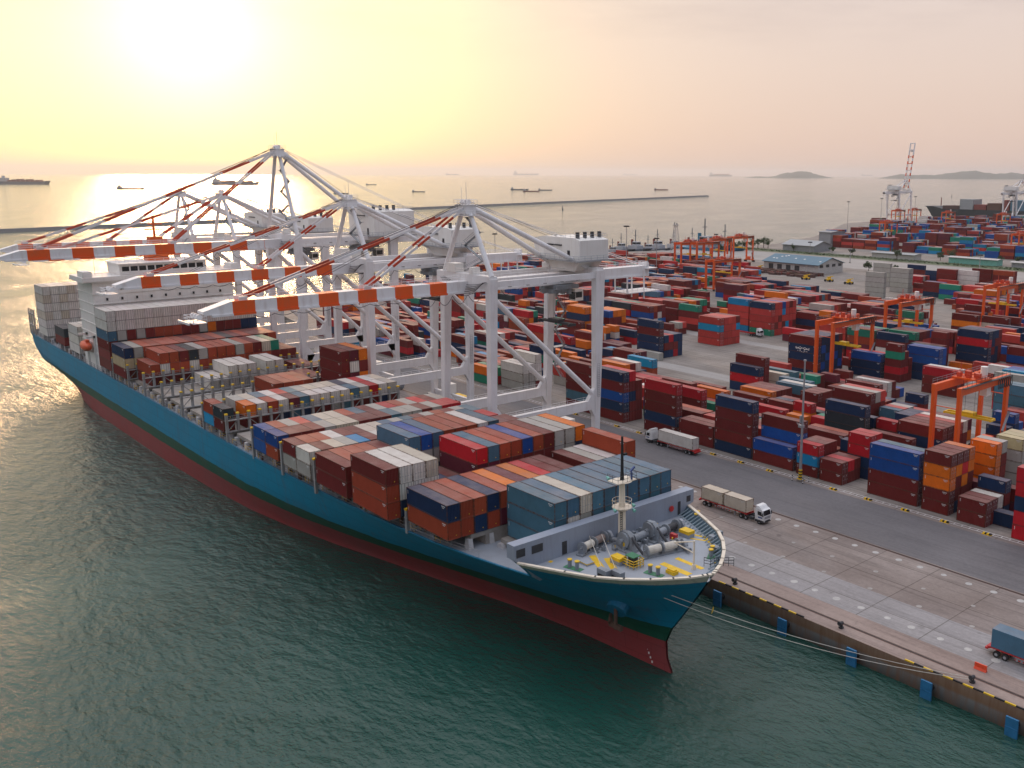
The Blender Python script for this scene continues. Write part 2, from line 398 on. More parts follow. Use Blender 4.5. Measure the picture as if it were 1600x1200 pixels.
acc = addv(veil, scaled((0.33, 0.215, -0.07), powr(22, 1.15*GLOW)))
acc = addv(acc, scaled((0.30, 0.33, 0.05), powr(60, GLOW)))
acc = addv(acc, scaled((0.6, 0.65, 0.45), powr(420, 1.0)))
# the sky behind the viewer, away from the low sun, is dimmer and bluer
hf = N(nt, 'ShaderNodeMath', operation='MULTIPLY_ADD'); L(nt, dt.outputs['Value'], hf.inputs[0]); hf.inputs[1].default_value = 0.5; hf.inputs[2].default_value = 0.5
anti = ramp(nt, hf.outputs[0], [(0.0, (0.30, 0.34, 0.42)), (0.45, (0.62, 0.66, 0.74)), (0.78, (1, 1, 1))])
am = N(nt, 'ShaderNodeVectorMath', operation='MULTIPLY'); L(nt, acc, am.inputs[0]); L(nt, anti, am.inputs[1]); acc = am.outputs[0]
# soft bars of cloud
cl = noise(nt, mapping(nt, D, (2.0, 2.0, 12.0), CLROT), 1.7, 6, 0.58)
cf = ramp(nt, cl, [(0.47, 0.0), (0.66, 0.62)])
ce = N(nt, 'ShaderNodeMapRange'); L(nt, sx.outputs[2], ce.inputs[0]); ce.inputs[1].default_value = 0.105; ce.inputs[2].default_value = 0.19
cm = N(nt, 'ShaderNodeMath', operation='MULTIPLY'); L(nt, cf, cm.inputs[0]); L(nt, ce.outputs[0], cm.inputs[1])
dk = N(nt, 'ShaderNodeVectorMath', operation='MULTIPLY'); L(nt, acc, dk.inputs[0]); dk.inputs[1].default_value = (0.72, 0.70, 0.74)
acc = mix(nt, cm.outputs[0], acc, dk.outputs[0])
sk = N(nt, 'ShaderNodeVectorMath', operation='SCALE'); L(nt, sky.outputs[0], sk.inputs[0]); sk.inputs[3].default_value = 0.012
tot = addv(acc, sk.outputs[0])
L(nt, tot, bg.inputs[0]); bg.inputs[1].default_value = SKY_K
sl = bpy.data.lights.new('sun', 'SUN'); so = bpy.data.objects.new('sun', sl); COL.objects.link(so)
sl.energy = SUN_E; sl.angle = R(9.0); sl.color = (1.0, 0.60, 0.32)
so.rotation_euler = Vector((-sd.x, -sd.y, -sd.z)).to_track_quat('-Z', 'Y').to_euler()
so.location = (0, 0, 200)

# ------------------------------------------------------------------ sea, quay, yard
mb = MB()
rings = [0, 60, 120, 200, 320, 500, 900, 1800, 4000, 10000, 22000, 45000]; nn = 64
pts = [(-150, 120, WZ)]+[(-150+r*math.cos(2*PI*i/nn), 120+r*math.sin(2*PI*i/nn), WZ) for r in rings[1:] for i in range(nn)]
fs = [(0, 1+i, 1+(i+1) % nn) for i in range(nn)]
for k in range(len(rings)-2):
    o = 1+k*nn
    fs += [(o+i, o+nn+i, o+nn+(i+1) % nn, o+(i+1) % nn) for i in range(nn)]
mb.add(pts, fs); tag(mb.build('sea', 'sea_water'), kind='structure')

QY = 114.4; QX0 = -412.0; QX1 = 160.0
coast = [(QX0, 180), (-470, 190), (-505, 222), (-530, 285), (-555, 345), (-612, 430), (-628, 485), (-634, 560), (-604, 640), (-600, 760), (-640, 880), (-690, 980), (-785, 1150), (-815, 1330), (-812, 1520), (-850, 1850), (-700, 3200), (2500, 3200), (2500, 180)]
land = [(QX1, 180)] and [(2500, 172.0), (QX0, 172.0)]+coast
def sheet(name, poly, z, m, depth=0, kind='structure'):
    mb = MB()
    if depth: mb.prism(poly, 'z', z-depth, z)
    else: mb.add([(x, y, z) for x, y in poly], [tuple(range(len(poly)))])
    return tag(mb.build(name, m), kind=kind)
sheet('yard_ground', [(2500, 171.0), (QX0, 171.0)]+coast[:-1], 0.0, 'yard_concrete', 6)
mb = MB(); mb.box(QX0, QX1, QY+0.35, 171.0, -6.0, 0.0, 0); o = mb.build('quay', ['quay_concrete']); tag(o, kind='structure')
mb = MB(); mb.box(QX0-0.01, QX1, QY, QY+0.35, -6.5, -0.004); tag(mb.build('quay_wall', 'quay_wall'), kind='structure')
mb = MB(); mb.box(QX0, QX1, QY+0.05, 121.5, 0.004, 0.012); tag(mb.build('quay_edge_paving', 'cope_concrete'), kind='structure')
mb = MB(); mb.box(QX0, QX1, 121.6, 131.0, 0.004, 0.008); tag(mb.build('pale_paving', 'quay_pale'), kind='structure')
mb = MB(); mb.box(QX0, QX1, 149.0, 168.6, 0.004, 0.008); tag(mb.build('quay_road', 'asphalt'), kind='structure')
mb = MB(); mb.box(-640, 2000, 604, 672, 0.004, 0.010); tag(mb.build('port_road', 'road_pale'), kind='structure')
mb = MB(); mb.box(-420, 2000, 236.5, 244, 0.004, 0.012); mb.box(-420, 2000, 296.5, 303, 0.004, 0.012); tag(mb.build('yard_lane', 'road_pale'), kind='structure')
# crane rails let into the quay
mb = MB()
for y in (117.4, 148.4):
    mb.box(QX0, QX1, y-0.32, y-0.10, 0.013, 0.020, 0); mb.box(QX0, QX1, y+0.10, y+0.32, 0.013, 0.020, 0); mb.box(QX0, QX1, y-0.06, y+0.06, 0.013, 0.07, 1)
tag(mb.build('crane_track', ['rust_steel', 'dark_steel']), kind='structure')
# painted ladder-like line at the yard side of the road, and the round inspection covers
mb = MB()
for k in range(0, 300): mb.box(-400+k*1.65, -399.87+k*1.65, 170.12, 170.98, 0.016, 0.022)
mb.box(-400, 100, 170.0, 170.12, 0.012, 0.0205); mb.box(-400, 100, 170.98, 171.10, 0.012, 0.0205)
tag(mb.build('road_marking', 'white_mark'), kind='structure')
mb = MB()
for y, x0, r, m in ((124.2, -110, 0.62, 0), (138.3, -107, 0.42, 1), (145.9, -112, 0.58, 0), (131.6, -104, 0.45, 1)):
    for k in range(-8, 24):
        if m == 0 or k % 2: mb.disc((x0+k*4.6+random.uniform(-.25, .25), y+random.uniform(-.1, .1)), r*random.uniform(.85, 1.1), 0.018, 14, m)
tag(mb.build('paving_covers', ['cover_pale', 'cover_dull']), kind='structure')
# yellow and black striped wheel stops along the line
i = 0
for k in range(-18, 6):
    x = -62+k*9.0
    if x < -215: continue
    mb = MB()
    for j in range(4): mb.beam((x+j*0.42, 169.75, 0.17), (x+0.42+j*0.42, 169.75, 0.17), 0.55, 0.34, j % 2)
    mb.box(x-0.1, x+1.78, 169.35, 170.1, 0.01, 0.05, 0)
    i += 1
    tag(mb.build('wheel_stop', ['yellow', 'black_rubber']), f'{"yellow and black striped wheel stop"} on the kerb line, {ORDS[min(i,20)]} from the far end', 'wheel stop', 'wheel stops along the kerb line')
# bollards, fenders, edge stripes
def curved(x):
    mb = MB(); mb.tube((x, 116.0, 0.0), (x, 116.0, 0.25), 0.42, 10); mb.tube((x, 116.0, 0.25), (x, 116.05, 0.75), 0.24, 10)
    mb.tube((x, 116.3, 0.78), (x, 115.35, 0.92), 0.26, 10, 0, 0.32); return mb
for i, x in enumerate((-97.6, -76.0, -54.4, -32.8)):
    tag(curved(x).build('mooring_bollard', 'dark_steel'), f'black curved mooring bollard near quay edge, {ORDS[i+1]} ahead of the ship', 'bollard', 'bollards along the quay edge')
for i, x in enumerate((-99.0, -85.1, -72.0, -59.6, -47.2)):
    t = thing('quay_fender', f'blue flat fender panel hung on rusty quay wall, {ORDS[i+1]} from the bow', 'fender', (x, QY, -3.0), 'fenders on the quay wall')
    mb = MB(); mb.box(x-0.85, x+0.85, QY-1.5, QY-1.2, -3.7, -0.9); mb.box(x-0.85, x+0.85, QY-1.56, QY-1.5, -2.35, -2.27); mb.build('panel', 'blue_panel', t)
    mb = MB(); mb.tube((x, QY-1.2, -2.2), (x, QY, -2.2), 0.55, 10); mb.build('rubber_core', 'black_rubber', t)
mb = MB()
for k in range(0, 300):
    x = QX0+60+k*1.5
    if (k//12) % 2 == 0 and x < 20: mb.box(x, x+1.5, QY+0.02, QY+0.24, 0.013, 0.20, k % 2)
tag(mb.build('quay_edge_kerb', ['yellow', 'black_rubber']), kind='structure')
x, y, _ = atz(1532, 1047); mb = MB()
mb.prism([(-0.28, 0), (0.28, 0), (0.12, 0.35), (0.10, 0.95), (-0.10, 0.95), (-0.12, 0.35)], 'x', x-0.9, x+0.9)
mb.v = [(a, b+y, c+0.012) for a, b, c in mb.v]
tag(mb.build('road_barrier', 'orange_plastic'), 'small orange plastic road barrier alone on the quay near the grey truck', 'barrier')

# ------------------------------------------------------------------ breakwaters, islands, far ships
def mound(name, a, b, w, z1, label, m='rock'):
    a = Vector(a); b = Vector(b); n = max(8, int((b-a).length/25)); d = (b-a).normalized(); s = Vector((-d.y, d.x, 0))
    P = []; Fc = []
    for i in range(n+1):
        c = a+(b-a)*i/n
        j = random.uniform(-.25, .25)
        for k, (u, z) in enumerate(((-w, WZ-1), (-w*.35, z1+j), (w*.35, z1+j*.6), (w, WZ-1))): P.append((c.x+s.x*u, c.y+s.y*u, z))
        if i: Fc += [((i-1)*4+k, i*4+k, i*4+k+1, (i-1)*4+k+1) for k in range(3)]
    mb = MB(); mb.add(P, Fc+[(0, 1, 2, 3), (n*4+3, n*4+2, n*4+1, n*4)])
    return tag(mb.build(name, m), label, 'breakwater', 'breakwaters out in the bay')
mound('breakwater', (-1340, 130, 0), (-1480, 690, 0), 9, 0.6, 'long low rock breakwater behind the crane booms on the left')
mound('breakwater', (-1690, 900, 0), tuple(atz(1105, 307, WZ)), 9, 0.6, 'long low rock breakwater ending in open water right of the front crane')
def island(px0, px1, dist, prof, seed):
    rnd = random.Random(seed)
    a = ray(px0, 272); b = ray(px1, 272); a.z = b.z = 0; a = a.normalized()*dist; b = b.normalized()*dist
    n = 60; rows = 9; dirn = ((a+b)/2).normalized(); P = []; Fc = []
    for i in range(n+1):
        t = i/n; c = a+(b-a)*t; k = t*(len(prof)-1); q = int(min(k, len(prof)-2)); h = prof[q]+(prof[q+1]-prof[q])*(k-q)
        h = h*(1+rnd.uniform(-.05, .05))
        for r_ in range(rows):
            u = (r_/(rows-1)-.5)*2; hh = h*(1-u*u)*(1+rnd.uniform(-.08, .08))
            p = c+dirn*u*900; P.append((p.x, p.y, WZ-2+hh))
        if i: Fc += [((i-1)*rows+r_, i*rows+r_, i*rows+r_+1, (i-1)*rows+r_+1) for r_ in range(rows-1)]
    mb = MB(); mb.add(P, Fc)
    o = mb.build('hills', 'island_green', smooth=True); tag(o, kind='structure'); return o
DI = 21000.0
island(1160, 1305, DI, [0, 20, 35, 20, 45, 110, 120, 150, 120, 70, 30, 0], 1)
island(1372, 1700, DI, [0, 45, 90, 70, 80, 75, 120, 150, 170, 120, 110, 125, 105, 120, 180, 200, 150, 60], 2)
def far_ship(px, py, wpx, label, kind, name='cargo_ship'):
    c = atz(px, py, WZ); d = (c-CAM).length; S = wpx*d/F_PX; right = RT.copy(); right.z = 0; right.normalize(); ang = math.atan2(right.y, right.x)+random.uniform(-.15, .15)
    t = thing(name, label, 'ship', (c.x, c.y, WZ), 'ships anchored in the bay')
    h = S*0.055
    mb = MB(); hp = [(-S/2, h), (-S/2+S*.03, -0.5), (S/2-S*.05, -0.5), (S/2, h*1.25), (S*.42, h)]
    mb.prism(hp, 'y', -S*.07, S*.07); mb.v = [(a+c.x, b+c.y, z+WZ) for a, b, z in mb.v]
    mb.build('hull', 'ship_far_grey' if kind != 'r' else 'ship_far_red', t)
    mb = MB(); mb.box(-S*.46, -S*.34, -S*.06, S*.06, h, h+S*.07); mb.box(-S*.43, -S*.39, -S*.02, S*.02, h+S*.07, h+S*.11)
    mb.v = [(a+c.x, b+c.y, z+WZ) for a, b, z in mb.v]; mb.build('deckhouse', 'ship_far_white', t)
    if kind == 'c':
        mb = MB()
        for k in range(7):
            x0 = -S*.30+k*S*.095; mb.box(x0, x0+S*.085, -S*.06, S*.06, h, h+S*random.uniform(.025, .05))
        mb.v = [(a+c.x, b+c.y, z+WZ) for a, b, z in mb.v]; mb.build('deck_cargo', 'ship_far_red', t)
    else:
        mb = MB()
        for k in range(3): mb.tube((-S*.2+k*S*.22, 0, h), (-S*.2+k*S*.22, 0, h+S*.06), S*.006, 5)
        mb.v = [(a+c.x, b+c.y, z+WZ) for a, b, z in mb.v]; mb.build('mast', 'ship_far_grey', t)
    t.rotation_euler.z = ang
    return t
far_ship(38, 288, 66, 'loaded container ship alone on the bay at the far left edge', 'c')
far_ship(204, 296, 38, 'low grey cargo ship left of the crane tops', 'b')
far_ship(368, 289, 66, 'long grey ship seen between the tall crane and its stays', 'c')
far_ship(580, 289, 16, 'small ship right of the tall white crane', 'b')
far_ship(654, 300, 20, 'small dark ship nearest the front crane top on its left', 'b')
far_ship(533, 303, 22, 'pale small ship just above the second crane top', 'b')
far_ship(812, 297, 28, 'largest ship of the cluster right of the front crane top', 'b')
far_ship(830, 299.5, 26, 'low barge nearest the breakwater in the cluster of ships', 'r')
far_ship(852, 297.5, 22, 'low barge at the right end of the cluster of ships', 'b')
far_ship(1033, 297, 22, 'lone ship with deckhouse just above the breakwater end', 'r')
far_ship(1126, 275.4, 36, 'grey ship near the skyline left of the small island', 'c')
far_ship(822, 273.6, 40, 'faint long ship on the skyline above the cluster of ships', 'b')
far_ship(707, 273.4, 20, 'faint ship on the skyline left of the front crane top', 'b')
far_ship(985, 273.6, 22, 'faint ship on the skyline between two ship clusters', 'b')
far_ship(1355, 274.6, 18, 'faint ship on the skyline between the two islands', 'b')
for i, (px, py, wh) in enumerate(((879, 328, 'in open water below the long breakwater'), (1487, 307, 'in open water right of the far tall crane'))):
    c = atz(px, py, WZ); mb = MB(); mb.tube((c.x, c.y, WZ), (c.x, c.y, WZ+2), 1.6, 8); mb.tube((c.x, c.y, WZ+2), (c.x, c.y, WZ+9), 0.9, 6, 0, 0.3)
    tag(mb.build('channel_buoy', 'ship_far_grey'), 'small dark channel buoy '+wh, 'buoy')
# the air
if HAZE > 0:
    m = bpy.data.materials.new('haze_air'); m.use_nodes = True; nt = m.node_tree; nt.nodes.clear()
    o_ = N(nt, 'ShaderNodeOutputMaterial'); v_ = N(nt, 'ShaderNodeVolumePrincipled'); L(nt, v_.outputs[0], o_.inputs[1])
    v_.inputs['Color'].default_value = (0.86, 0.92, 1.0, 1); v_.inputs['Density'].default_value = HAZE; v_.inputs['Anisotropy'].default_value = 0.45
    MATS['haze_air'] = m
    mb = MB(); mb.box(-46000, 46000, -46000, 46000, WZ-8, 330); tag(mb.build('haze', 'haze_air'), kind='stuff')
# ------------------------------------------------------------------ the container ship
YC = 91.5; SHIP = thing('container_ship', 'long teal-blue container ship with red waterline moored along the quay', 'ship', (-240, YC, WZ))
def interp(tab, x):
    if x <= tab[0][0]: return tab[0][1]
    for (a, u), (b, v) in zip(tab[:-1], tab[1:]):
        if x <= b: return u+(v-u)*(x-a)/(b-a)
    return tab[-1][1]
# half breadths by distance aft of the stem, at several heights; stem and stern ends by height
ZL = [-6.0, -3.6, -1.5, 1.0, 3.3, 6.0, 8.5, 11.0, 12.6, 13.6, 14.6]
STEM = [(-6, -86.5), (-5, -87.5), (-3.6, -88.6), (-1.0, -89.9), (1.4, -89.9), (3.3, -88.9), (6, -86.9), (10, -84.0), (13, -82.0), (14.6, -81.2)]
STERN = [(-6, -350), (-3.6, -354), (0, -366), (3, -384), (5, -395), (7, -398), (15, -399)]
HB_W = [(0, 0.15), (6, 0.7), (20, 1.9), (34, 4.1), (49, 7.4), (66, 11.0), (84, 15.2), (108, 18.9), (135, 20.6), (160, 21.25), (230, 21.25), (250, 19.5), (270, 13.5), (400, 9)]
HB_M = [(0, 0.25), (6, 1.6), (15, 3.8), (30, 7.6), (45, 11.3), (60, 14.9), (80, 18.6), (105, 20.9), (130, 21.25), (285, 21.25), (310, 20.0), (400, 20)]
HB_T = [(0, 0.3), (1.2, 3.0), (3.6, 6.7), (7, 10.2), (10.5, 12.9), (20.5, 17.5), (30, 19.4), (42, 20.8), (60, 21.25), (400, 21.25)]
def half(s, z):
    if z <= 3: f = max(0, (z+3.6)/6.6); return interp(HB_W, s)*(1-f)+interp(HB_M, s)*f
    f = min(1, (z-3)/11.6); f = f**0.85
    return interp(HB_M, s)*(1-f)+interp(HB_T, s)*f
SU = [0, .0015, .004, .008, .014, .022, .032, .045, .06, .08, .1, .13, .16, .2, .25, .3, .36, .42, .5, .58, .66, .74, .8, .85, .9, .94, .97, 1.0]
def hull_pt(u, z, sgn):
    x0 = interp(STEM, z); x1 = interp(STERN, z); s = (x0-x1)*u
    return (x0-s, YC+sgn*half(s, z), z)
mb = MB(); nu = len(SU)
ztop = lambda u: 1
def grid(zs, umax):
    us = [u for u in SU if u <= umax]
    for sg in (-1, 1):
        P = [hull_pt(u, z, sg) for z in zs for u in us]; n = len(us)
        Fc = [(k*n+i, k*n+i+1, (k+1)*n+i+1, (k+1)*n+i) for k in range(len(zs)-1) for i in range(n-1)]
        if sg > 0: Fc = [f[::-1] for f in Fc]
        mb.add(P, Fc)
grid(ZL[:8], 1.0)
FU = 0.08
# forecastle side, up to the cream rim, ending at the breakwater
for sg in (-1, 1):
    zs = ZL[7:]; us = [u for u in SU if u < 0.06]+[0.0665]
    P = [hull_pt(u, z, sg) for z in zs for u in us]; n = len(us)
    Fc = [(k*n+i, k*n+i+1, (k+1)*n+i+1, (k+1)*n+i) for k in range(len(zs)-1) for i in range(n-1)]
    mb.add(P, Fc if sg < 0 else [f[::-1] for f in Fc])
# transom
P = [hull_pt(1.0, z, -1) for z in ZL[:8]]+[hull_pt(1.0, z, 1) for z in ZL[:8]]
mb.add(P, [(i, i+1, 9+i, 8+i) for i in range(7)])
hull = mb.build('hull', 'hull_paint', SHIP, smooth=True)
# bulwark cap rail in cream, the dark inside of the bulwark and its stays
for sg in (-1, 1):
    pts = [Vector(hull_pt(u, 14.6, sg)) for u in [0, .0006]+[x for x in SU if 0 < x < 0.06]+[0.0665]]
    mb = MB()
    for a, b in zip(pts[:-1], pts[1:]):
        d = (b-a).normalized()*.12; mb.beam(a-d, b+d, 0.50, 0.24)
    mb.build('bulwark_cap', 'cream', SHIP)
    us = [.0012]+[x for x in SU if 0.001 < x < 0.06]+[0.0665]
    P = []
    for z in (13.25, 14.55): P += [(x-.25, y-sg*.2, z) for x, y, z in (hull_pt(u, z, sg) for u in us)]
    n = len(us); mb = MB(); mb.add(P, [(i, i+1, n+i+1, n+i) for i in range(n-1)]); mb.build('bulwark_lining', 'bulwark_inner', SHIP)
    for k in range(22):
        u = 0.003+k*0.0029; p = Vector(hull_pt(u, 14.45, sg)); q = Vector(hull_pt(u, 13.3, sg)); dn = Vector((hull_pt(u+.002, 13.3, sg)[0]-hull_pt(u-.002, 13.3, sg)[0], hull_pt(u+.002, 13.3, sg)[1]-hull_pt(u-.002, 13.3, sg)[1], 0)).normalized()
        nr = Vector((-dn.y, dn.x, 0)); nr = nr if nr.dot(Vector((-110, YC, 0))-Vector((q.x, q.y, 0))) > 0 else -nr
        mb = MB(); mb.beam(p+nr*.25, q+nr*1.15+Vector((0, 0, .03)), .09, .16); mb.build('bulwark_stay', 'bulwark_stay_paint', SHIP)
# decks
def deckpoly(z, us, zz):
    a = [hull_pt(u, z, -1)[:2] for u in us]; b = [hull_pt(u, z, 1)[:2] for u in us]
    return [(x, y+.06 if y < YC else y-.06, zz) for x, y in a[::-1]+b]
mb = MB(); P = deckpoly(10.5, [.066]+[u for u in SU if u > .067], 10.6); mb.add(P, [tuple(range(len(P)))]); mb.build('main_deck', 'deck_grey', SHIP)
mb = MB(); us = [u for u in SU if u < 0.06]+[0.0665]; P = deckpoly(13.4, us, 13.3); mb.add(P, [tuple(range(len(P)))]); mb.build('forecastle_deck', 'deck_grey', SHIP)
for sg in (-1, 1):
    us = [.0665]+[u for u in SU if u > .067]; mb = MB()
    for a, b in zip(us[:-1], us[1:]):
        mb.beam(Vector(hull_pt(a, 11.0, sg))+Vector((.15, -sg*.1, .02)), Vector(hull_pt(b, 11.0, sg))+Vector((-.15, -sg*.1, .02)), 0.32, 0.14)
    mb.build('gunwale', 'hull_blue', SHIP)
    mb = MB(); mb.rail([Vector(hull_pt(u, 11.0, sg))+Vector((0, -sg*.45, .05)) for u in SU if .1 <= u <= .97], 1.1, 3.0, .045, 0, 2)
    mb.build('guard_rail', 'bridge_grey', SHIP)
# breakwater with its end house at the port side
bw = MB(); hb = [half(20.6, z)-.1 for z in (10.65, 12.0, 13.3, 14.6)]
bw.prism([(YC-hb[0], 10.65), (YC+hb[0], 10.65), (YC+hb[1], 12.0), (YC+hb[2], 13.3), (YC+hb[3]+.2, 14.6), (YC+18.9, 15.0), (YC+18.9, 17.2), (YC-18.2, 17.2), (YC-18.2, 15.0), (YC-hb[3]-.2, 14.6), (YC-hb[2], 13.3), (YC-hb[1], 12.0)], 'x', -104.3, -102.5)
b_ = bw.build('breakwater_wall', 'breakwater_grey', SHIP)
for y0, y1, z0, z1 in ((73.7, 75.2, 15.3, 16.5), (76.4, 78.4, 15.2, 16.4), (82.0, 82.9, 13.5, 15.5), (106.6, 107.2, 13.5, 15.8), (108.7, 109.6, 15.3, 16.3)):
    mb = MB(); mb.box(-102.54, -102.44, y0, y1, z0, z1); mb.build('opening', 'dark_steel', b_)
# anchors in blue-lipped pockets
for sg in (-1, 1):
    p = Vector(hull_pt(.026, 8.6, sg)); q = Vector(hull_pt(.026, 5.2, sg)); nrm = Vector((.55, sg*.9, -.1)).normalized()
    mb = MB(); ctr = (p*.55+q*.45)
    mb.tube(ctr+Vector((0, -sg*1.0, 1.2)), ctr+nrm*1.25+Vector((0, 0, -.1)), 1.9, 14, 0, 1.55)
    a_ = mb.build('anchor_pocket', 'hull_blue', SHIP)
    mb = MB(); c = ctr+nrm*1.35+Vector((0, 0, -1.2))
    mb.tube(c+Vector((0, 0, 1.8)), c+Vector((0, 0, -1.7)), .28, 8); mb.beam(c+Vector((-1.3, 0, -1.2)), c+Vector((1.3, 0, -1.2)), .5, .7); mb.prism([(-1.5, -1.2), (-1.1, .4), (-.8, -1.2)], 'y', -.25, .25)
    n0 = len(mb.v)-6; mb.v[n0:] = [(x+c.x, y+c.y, z+c.z) for x, y, z in mb.v[n0:]]
    mb.build('anchor', 'rust_steel', SHIP)
mb = MB()   # draught marks by the stem
for k in range(9):
    p = Vector(hull_pt(.004+.0018*(.5 if k > 4 else 1), -3.2+k*.62, -1)); mb.box(p.x-2.1, p.x-1.85, p.y-.12-.16, p.y-.1-.1, p.z, p.z+.34)
mb.build('draught_mark', 'white_mark', SHIP)

# hatch covers, pillars and lashing bridges
BAYS = {1: -105.0, 2: -119.3, 3: -133.5, 4: -147.8, 5: -162.4, 6: -176.9, 7: -191.4, 8: -205.9, 9: -220.5, 10: -235.2, 11: -249.7, 12: -264.5, 13: -278.4, 14: -292.8, 15: -327.6, 16: -346.5, 17: -370.8, 18: -384.5}
INNER = MB()
for b, xf in BAYS.items():
    s = -82-(xf); hw = min(20.3, half(s-8, 11.0)-1.0); zb = 11.98 if b == 1 else 13.0
    mb = MB()
    mb.box(xf-12.2, xf, YC-hw+3.4, YC+hw-3.4, 10.62, zb-.06, 0)
    for k in range(4):
        w = (2*hw-1.2)/4; y0 = YC-hw+.6+k*w
        mb.box(xf-12.15, xf-.05, y0+.08, y0+w-.08, zb-.75, zb-.02, 0)
        for j in range(5): mb.box(xf-12.1+j*2.45, xf-11.95+j*2.45, y0+.1, y0+w-.1, zb-.02, zb+.0, 0)
    mb.build('hatch_cover', 'hatch_grey', SHIP)
    for x in (xf-.45, xf-6.1, xf-11.7):
        for y in (YC-hw+.5, YC-hw+4.5, YC+hw-.5):
            mb = INNER if y > YC-hw+1 else MB()
            mb.prism([(x-.75, 10.6), (x+.75, 10.6), (x+.45, zb-.7), (x-.45, zb-.7)], 'y', y-.4, y+.4)
            if mb is not INNER: mb.build('cargo_pillar', 'pole_white', SHIP)
INNER.build('cargo_pillar', 'pole_white', SHIP)['kind'] = 'stuff'
for i, x in enumerate((-133.0+.35, -147.3, -161.55, -176.3, -190.8, -205.35, -219.9, -234.5, -249.1, -263.8, -277.9, -292.2)):
    hi = 17.1 if i > 1 else 14.6; xx = x+.55
    mb = MB(); mc = MB(); ys = [70.6+k*2.46 for k in range(18)]
    if i < 2: ys = ys[1:-1]
    for y in ys:
        mb.box(xx-.3, xx+.3, y-.26, y+.26, 10.62, hi); mb.box(xx-.33, xx+.33, y-.3, y+.3, hi, hi+.32, 1)
    for z in (13.2, 15.7):
        if z < hi: mb.box(xx-.5, xx+.5, ys[0]-.3, ys[-1]+.3, z, z+.16)
    if hi > 16:
        for k in range(0, len(ys)-1, 4):
            mb.beam((xx, ys[k], 13.3), (xx, ys[k+1], 15.7), .16, .16); mb.beam((xx, ys[min(k+2, 17)], 15.7), (xx, ys[min(k+3, 17)], 13.3), .16, .16)
        mb.rail([(xx+.45, ys[0], 15.86), (xx+.45, ys[-1], 15.86)], 1.0, 1.23, .03, 0, 2)
    mb.build('lashing_bridge', ['bridge_grey', 'yellow'], SHIP)
# deck clutter along the port walkway
mb = MB()
for k in range(90):
    x = -128-k*2.9; y = YC-half(-82-x, 10.6)+.9+random.uniform(0, 1.4); h = random.uniform(.4, 1.5)
    mb.box(x, x+random.uniform(.3, 1.4), y, y+random.uniform(.3, .8), 10.61, 10.61+h, k % 2)
mb.build('deck_fitting', ['fitting_grey', 'rust_steel'], SHIP)
for k in range(24):
    x = -126-k*7.1; y = YC-half(-82-x, 10.6)+1.0; mb = MB(); mb.rail([(x, y, 10.7), (x+1.5, y, 10.7), (x+1.5, y+1.3, 10.7)], 1.1, .8, .05); mb.build('yellow_rail', 'yellow', SHIP)

# accommodation block
hs = MB(); hs.box(-325, -308, 71.2, 111.8, 10.6, 37.2)
for k in range(1, 8): hs.box(-325.4, -307.75, 71.0, 112.0, 12.6+k*3.0, 12.75+k*3.0)
hs.box(-323, -307.0, 68.6, 114.4, 37.2, 37.5); hs.box(-322, -306.8, 68.6, 114.4, 37.5, 38.7); hs.box(-321.5, -307.2, 69.0, 114.0, 38.7, 38.72)
hs.box(-321, -308.0, 79.0, 104.0, 38.7, 41.9); hs.box(-321.4, -307.4, 78.6, 104.4, 41.9, 42.2)
for sg in (-1, 1): hs.box(-314, -307.5, YC+sg*21.3-1.2, YC+sg*21.3+1.2, 38.7, 40.4)
sup = hs.build('superstructure', 'house_white', SHIP)
for k in range(10):
    y0 = 79.7+k*2.38; mb = MB(); mb.box(-308.02, -307.96, y0, y0+1.95, 39.9, 41.3); mb.build('window', 'glass_dark', sup)
for z in (34.6, 31.6, 28.6):
    for k in range(9): mb = MB(); mb.box(-307.72, -307.66, 74.5+k*4.1, 75.1+k*4.1, z, z+.8); mb.build('porthole', 'glass_dark', sup)
mb = MB(); mb.rail([(-309, 69, 38.75), (-307.2, 69, 38.75), (-307.2, 114, 38.75), (-309, 114, 38.75)], 1.1, 2.5, .05); mb.rail([(-320, 79, 42.2), (-307.6, 79, 42.2), (-307.6, 104, 42.2)], 1.1, 2.5, .05); mb.build('guard_rail', 'house_white', sup)
mb = MB(); mb.prism([(-317, 42.2), (-312, 42.2), (-312.8, 46), (-316.2, 46)], 'y', 88.5, 94.5); mb.box(-316, -313, 89.6, 93.4, 46, 49.5)
mb.tube((-314.5, 91.5, 49.5), (-314.5, 91.5, 56), .35, 8); mb.box(-314.7, -314.3, 88.6, 94.4, 51.5, 51.8); mb.box(-313.0, -312.6, 89.5, 93.5, 53.2, 53.6); mb.build('radar_mast', 'crane_orange', sup)
for y in (74, 82.5, 100, 109):
    mb = MB(); mb.tube((-315, y, 38.7), (-315, y, 48), .09, 5); mb.build('aerial', 'pole_white', sup)
mb = MB(); mb.prism([(-341.5, 10.6), (-330, 10.6), (-331.5, 38.5), (-340.5, 36.5)], 'y', 85, 98); mb.build('funnel', 'house_white', SHIP)
mb = MB()
for k in range(5): mb.tube((-339+k*1.5, 91.5, 37), (-339+k*1.5, 91.5, 40.5), .45, 8)
mb.build('exhaust_pipe', 'dark_steel', SHIP)
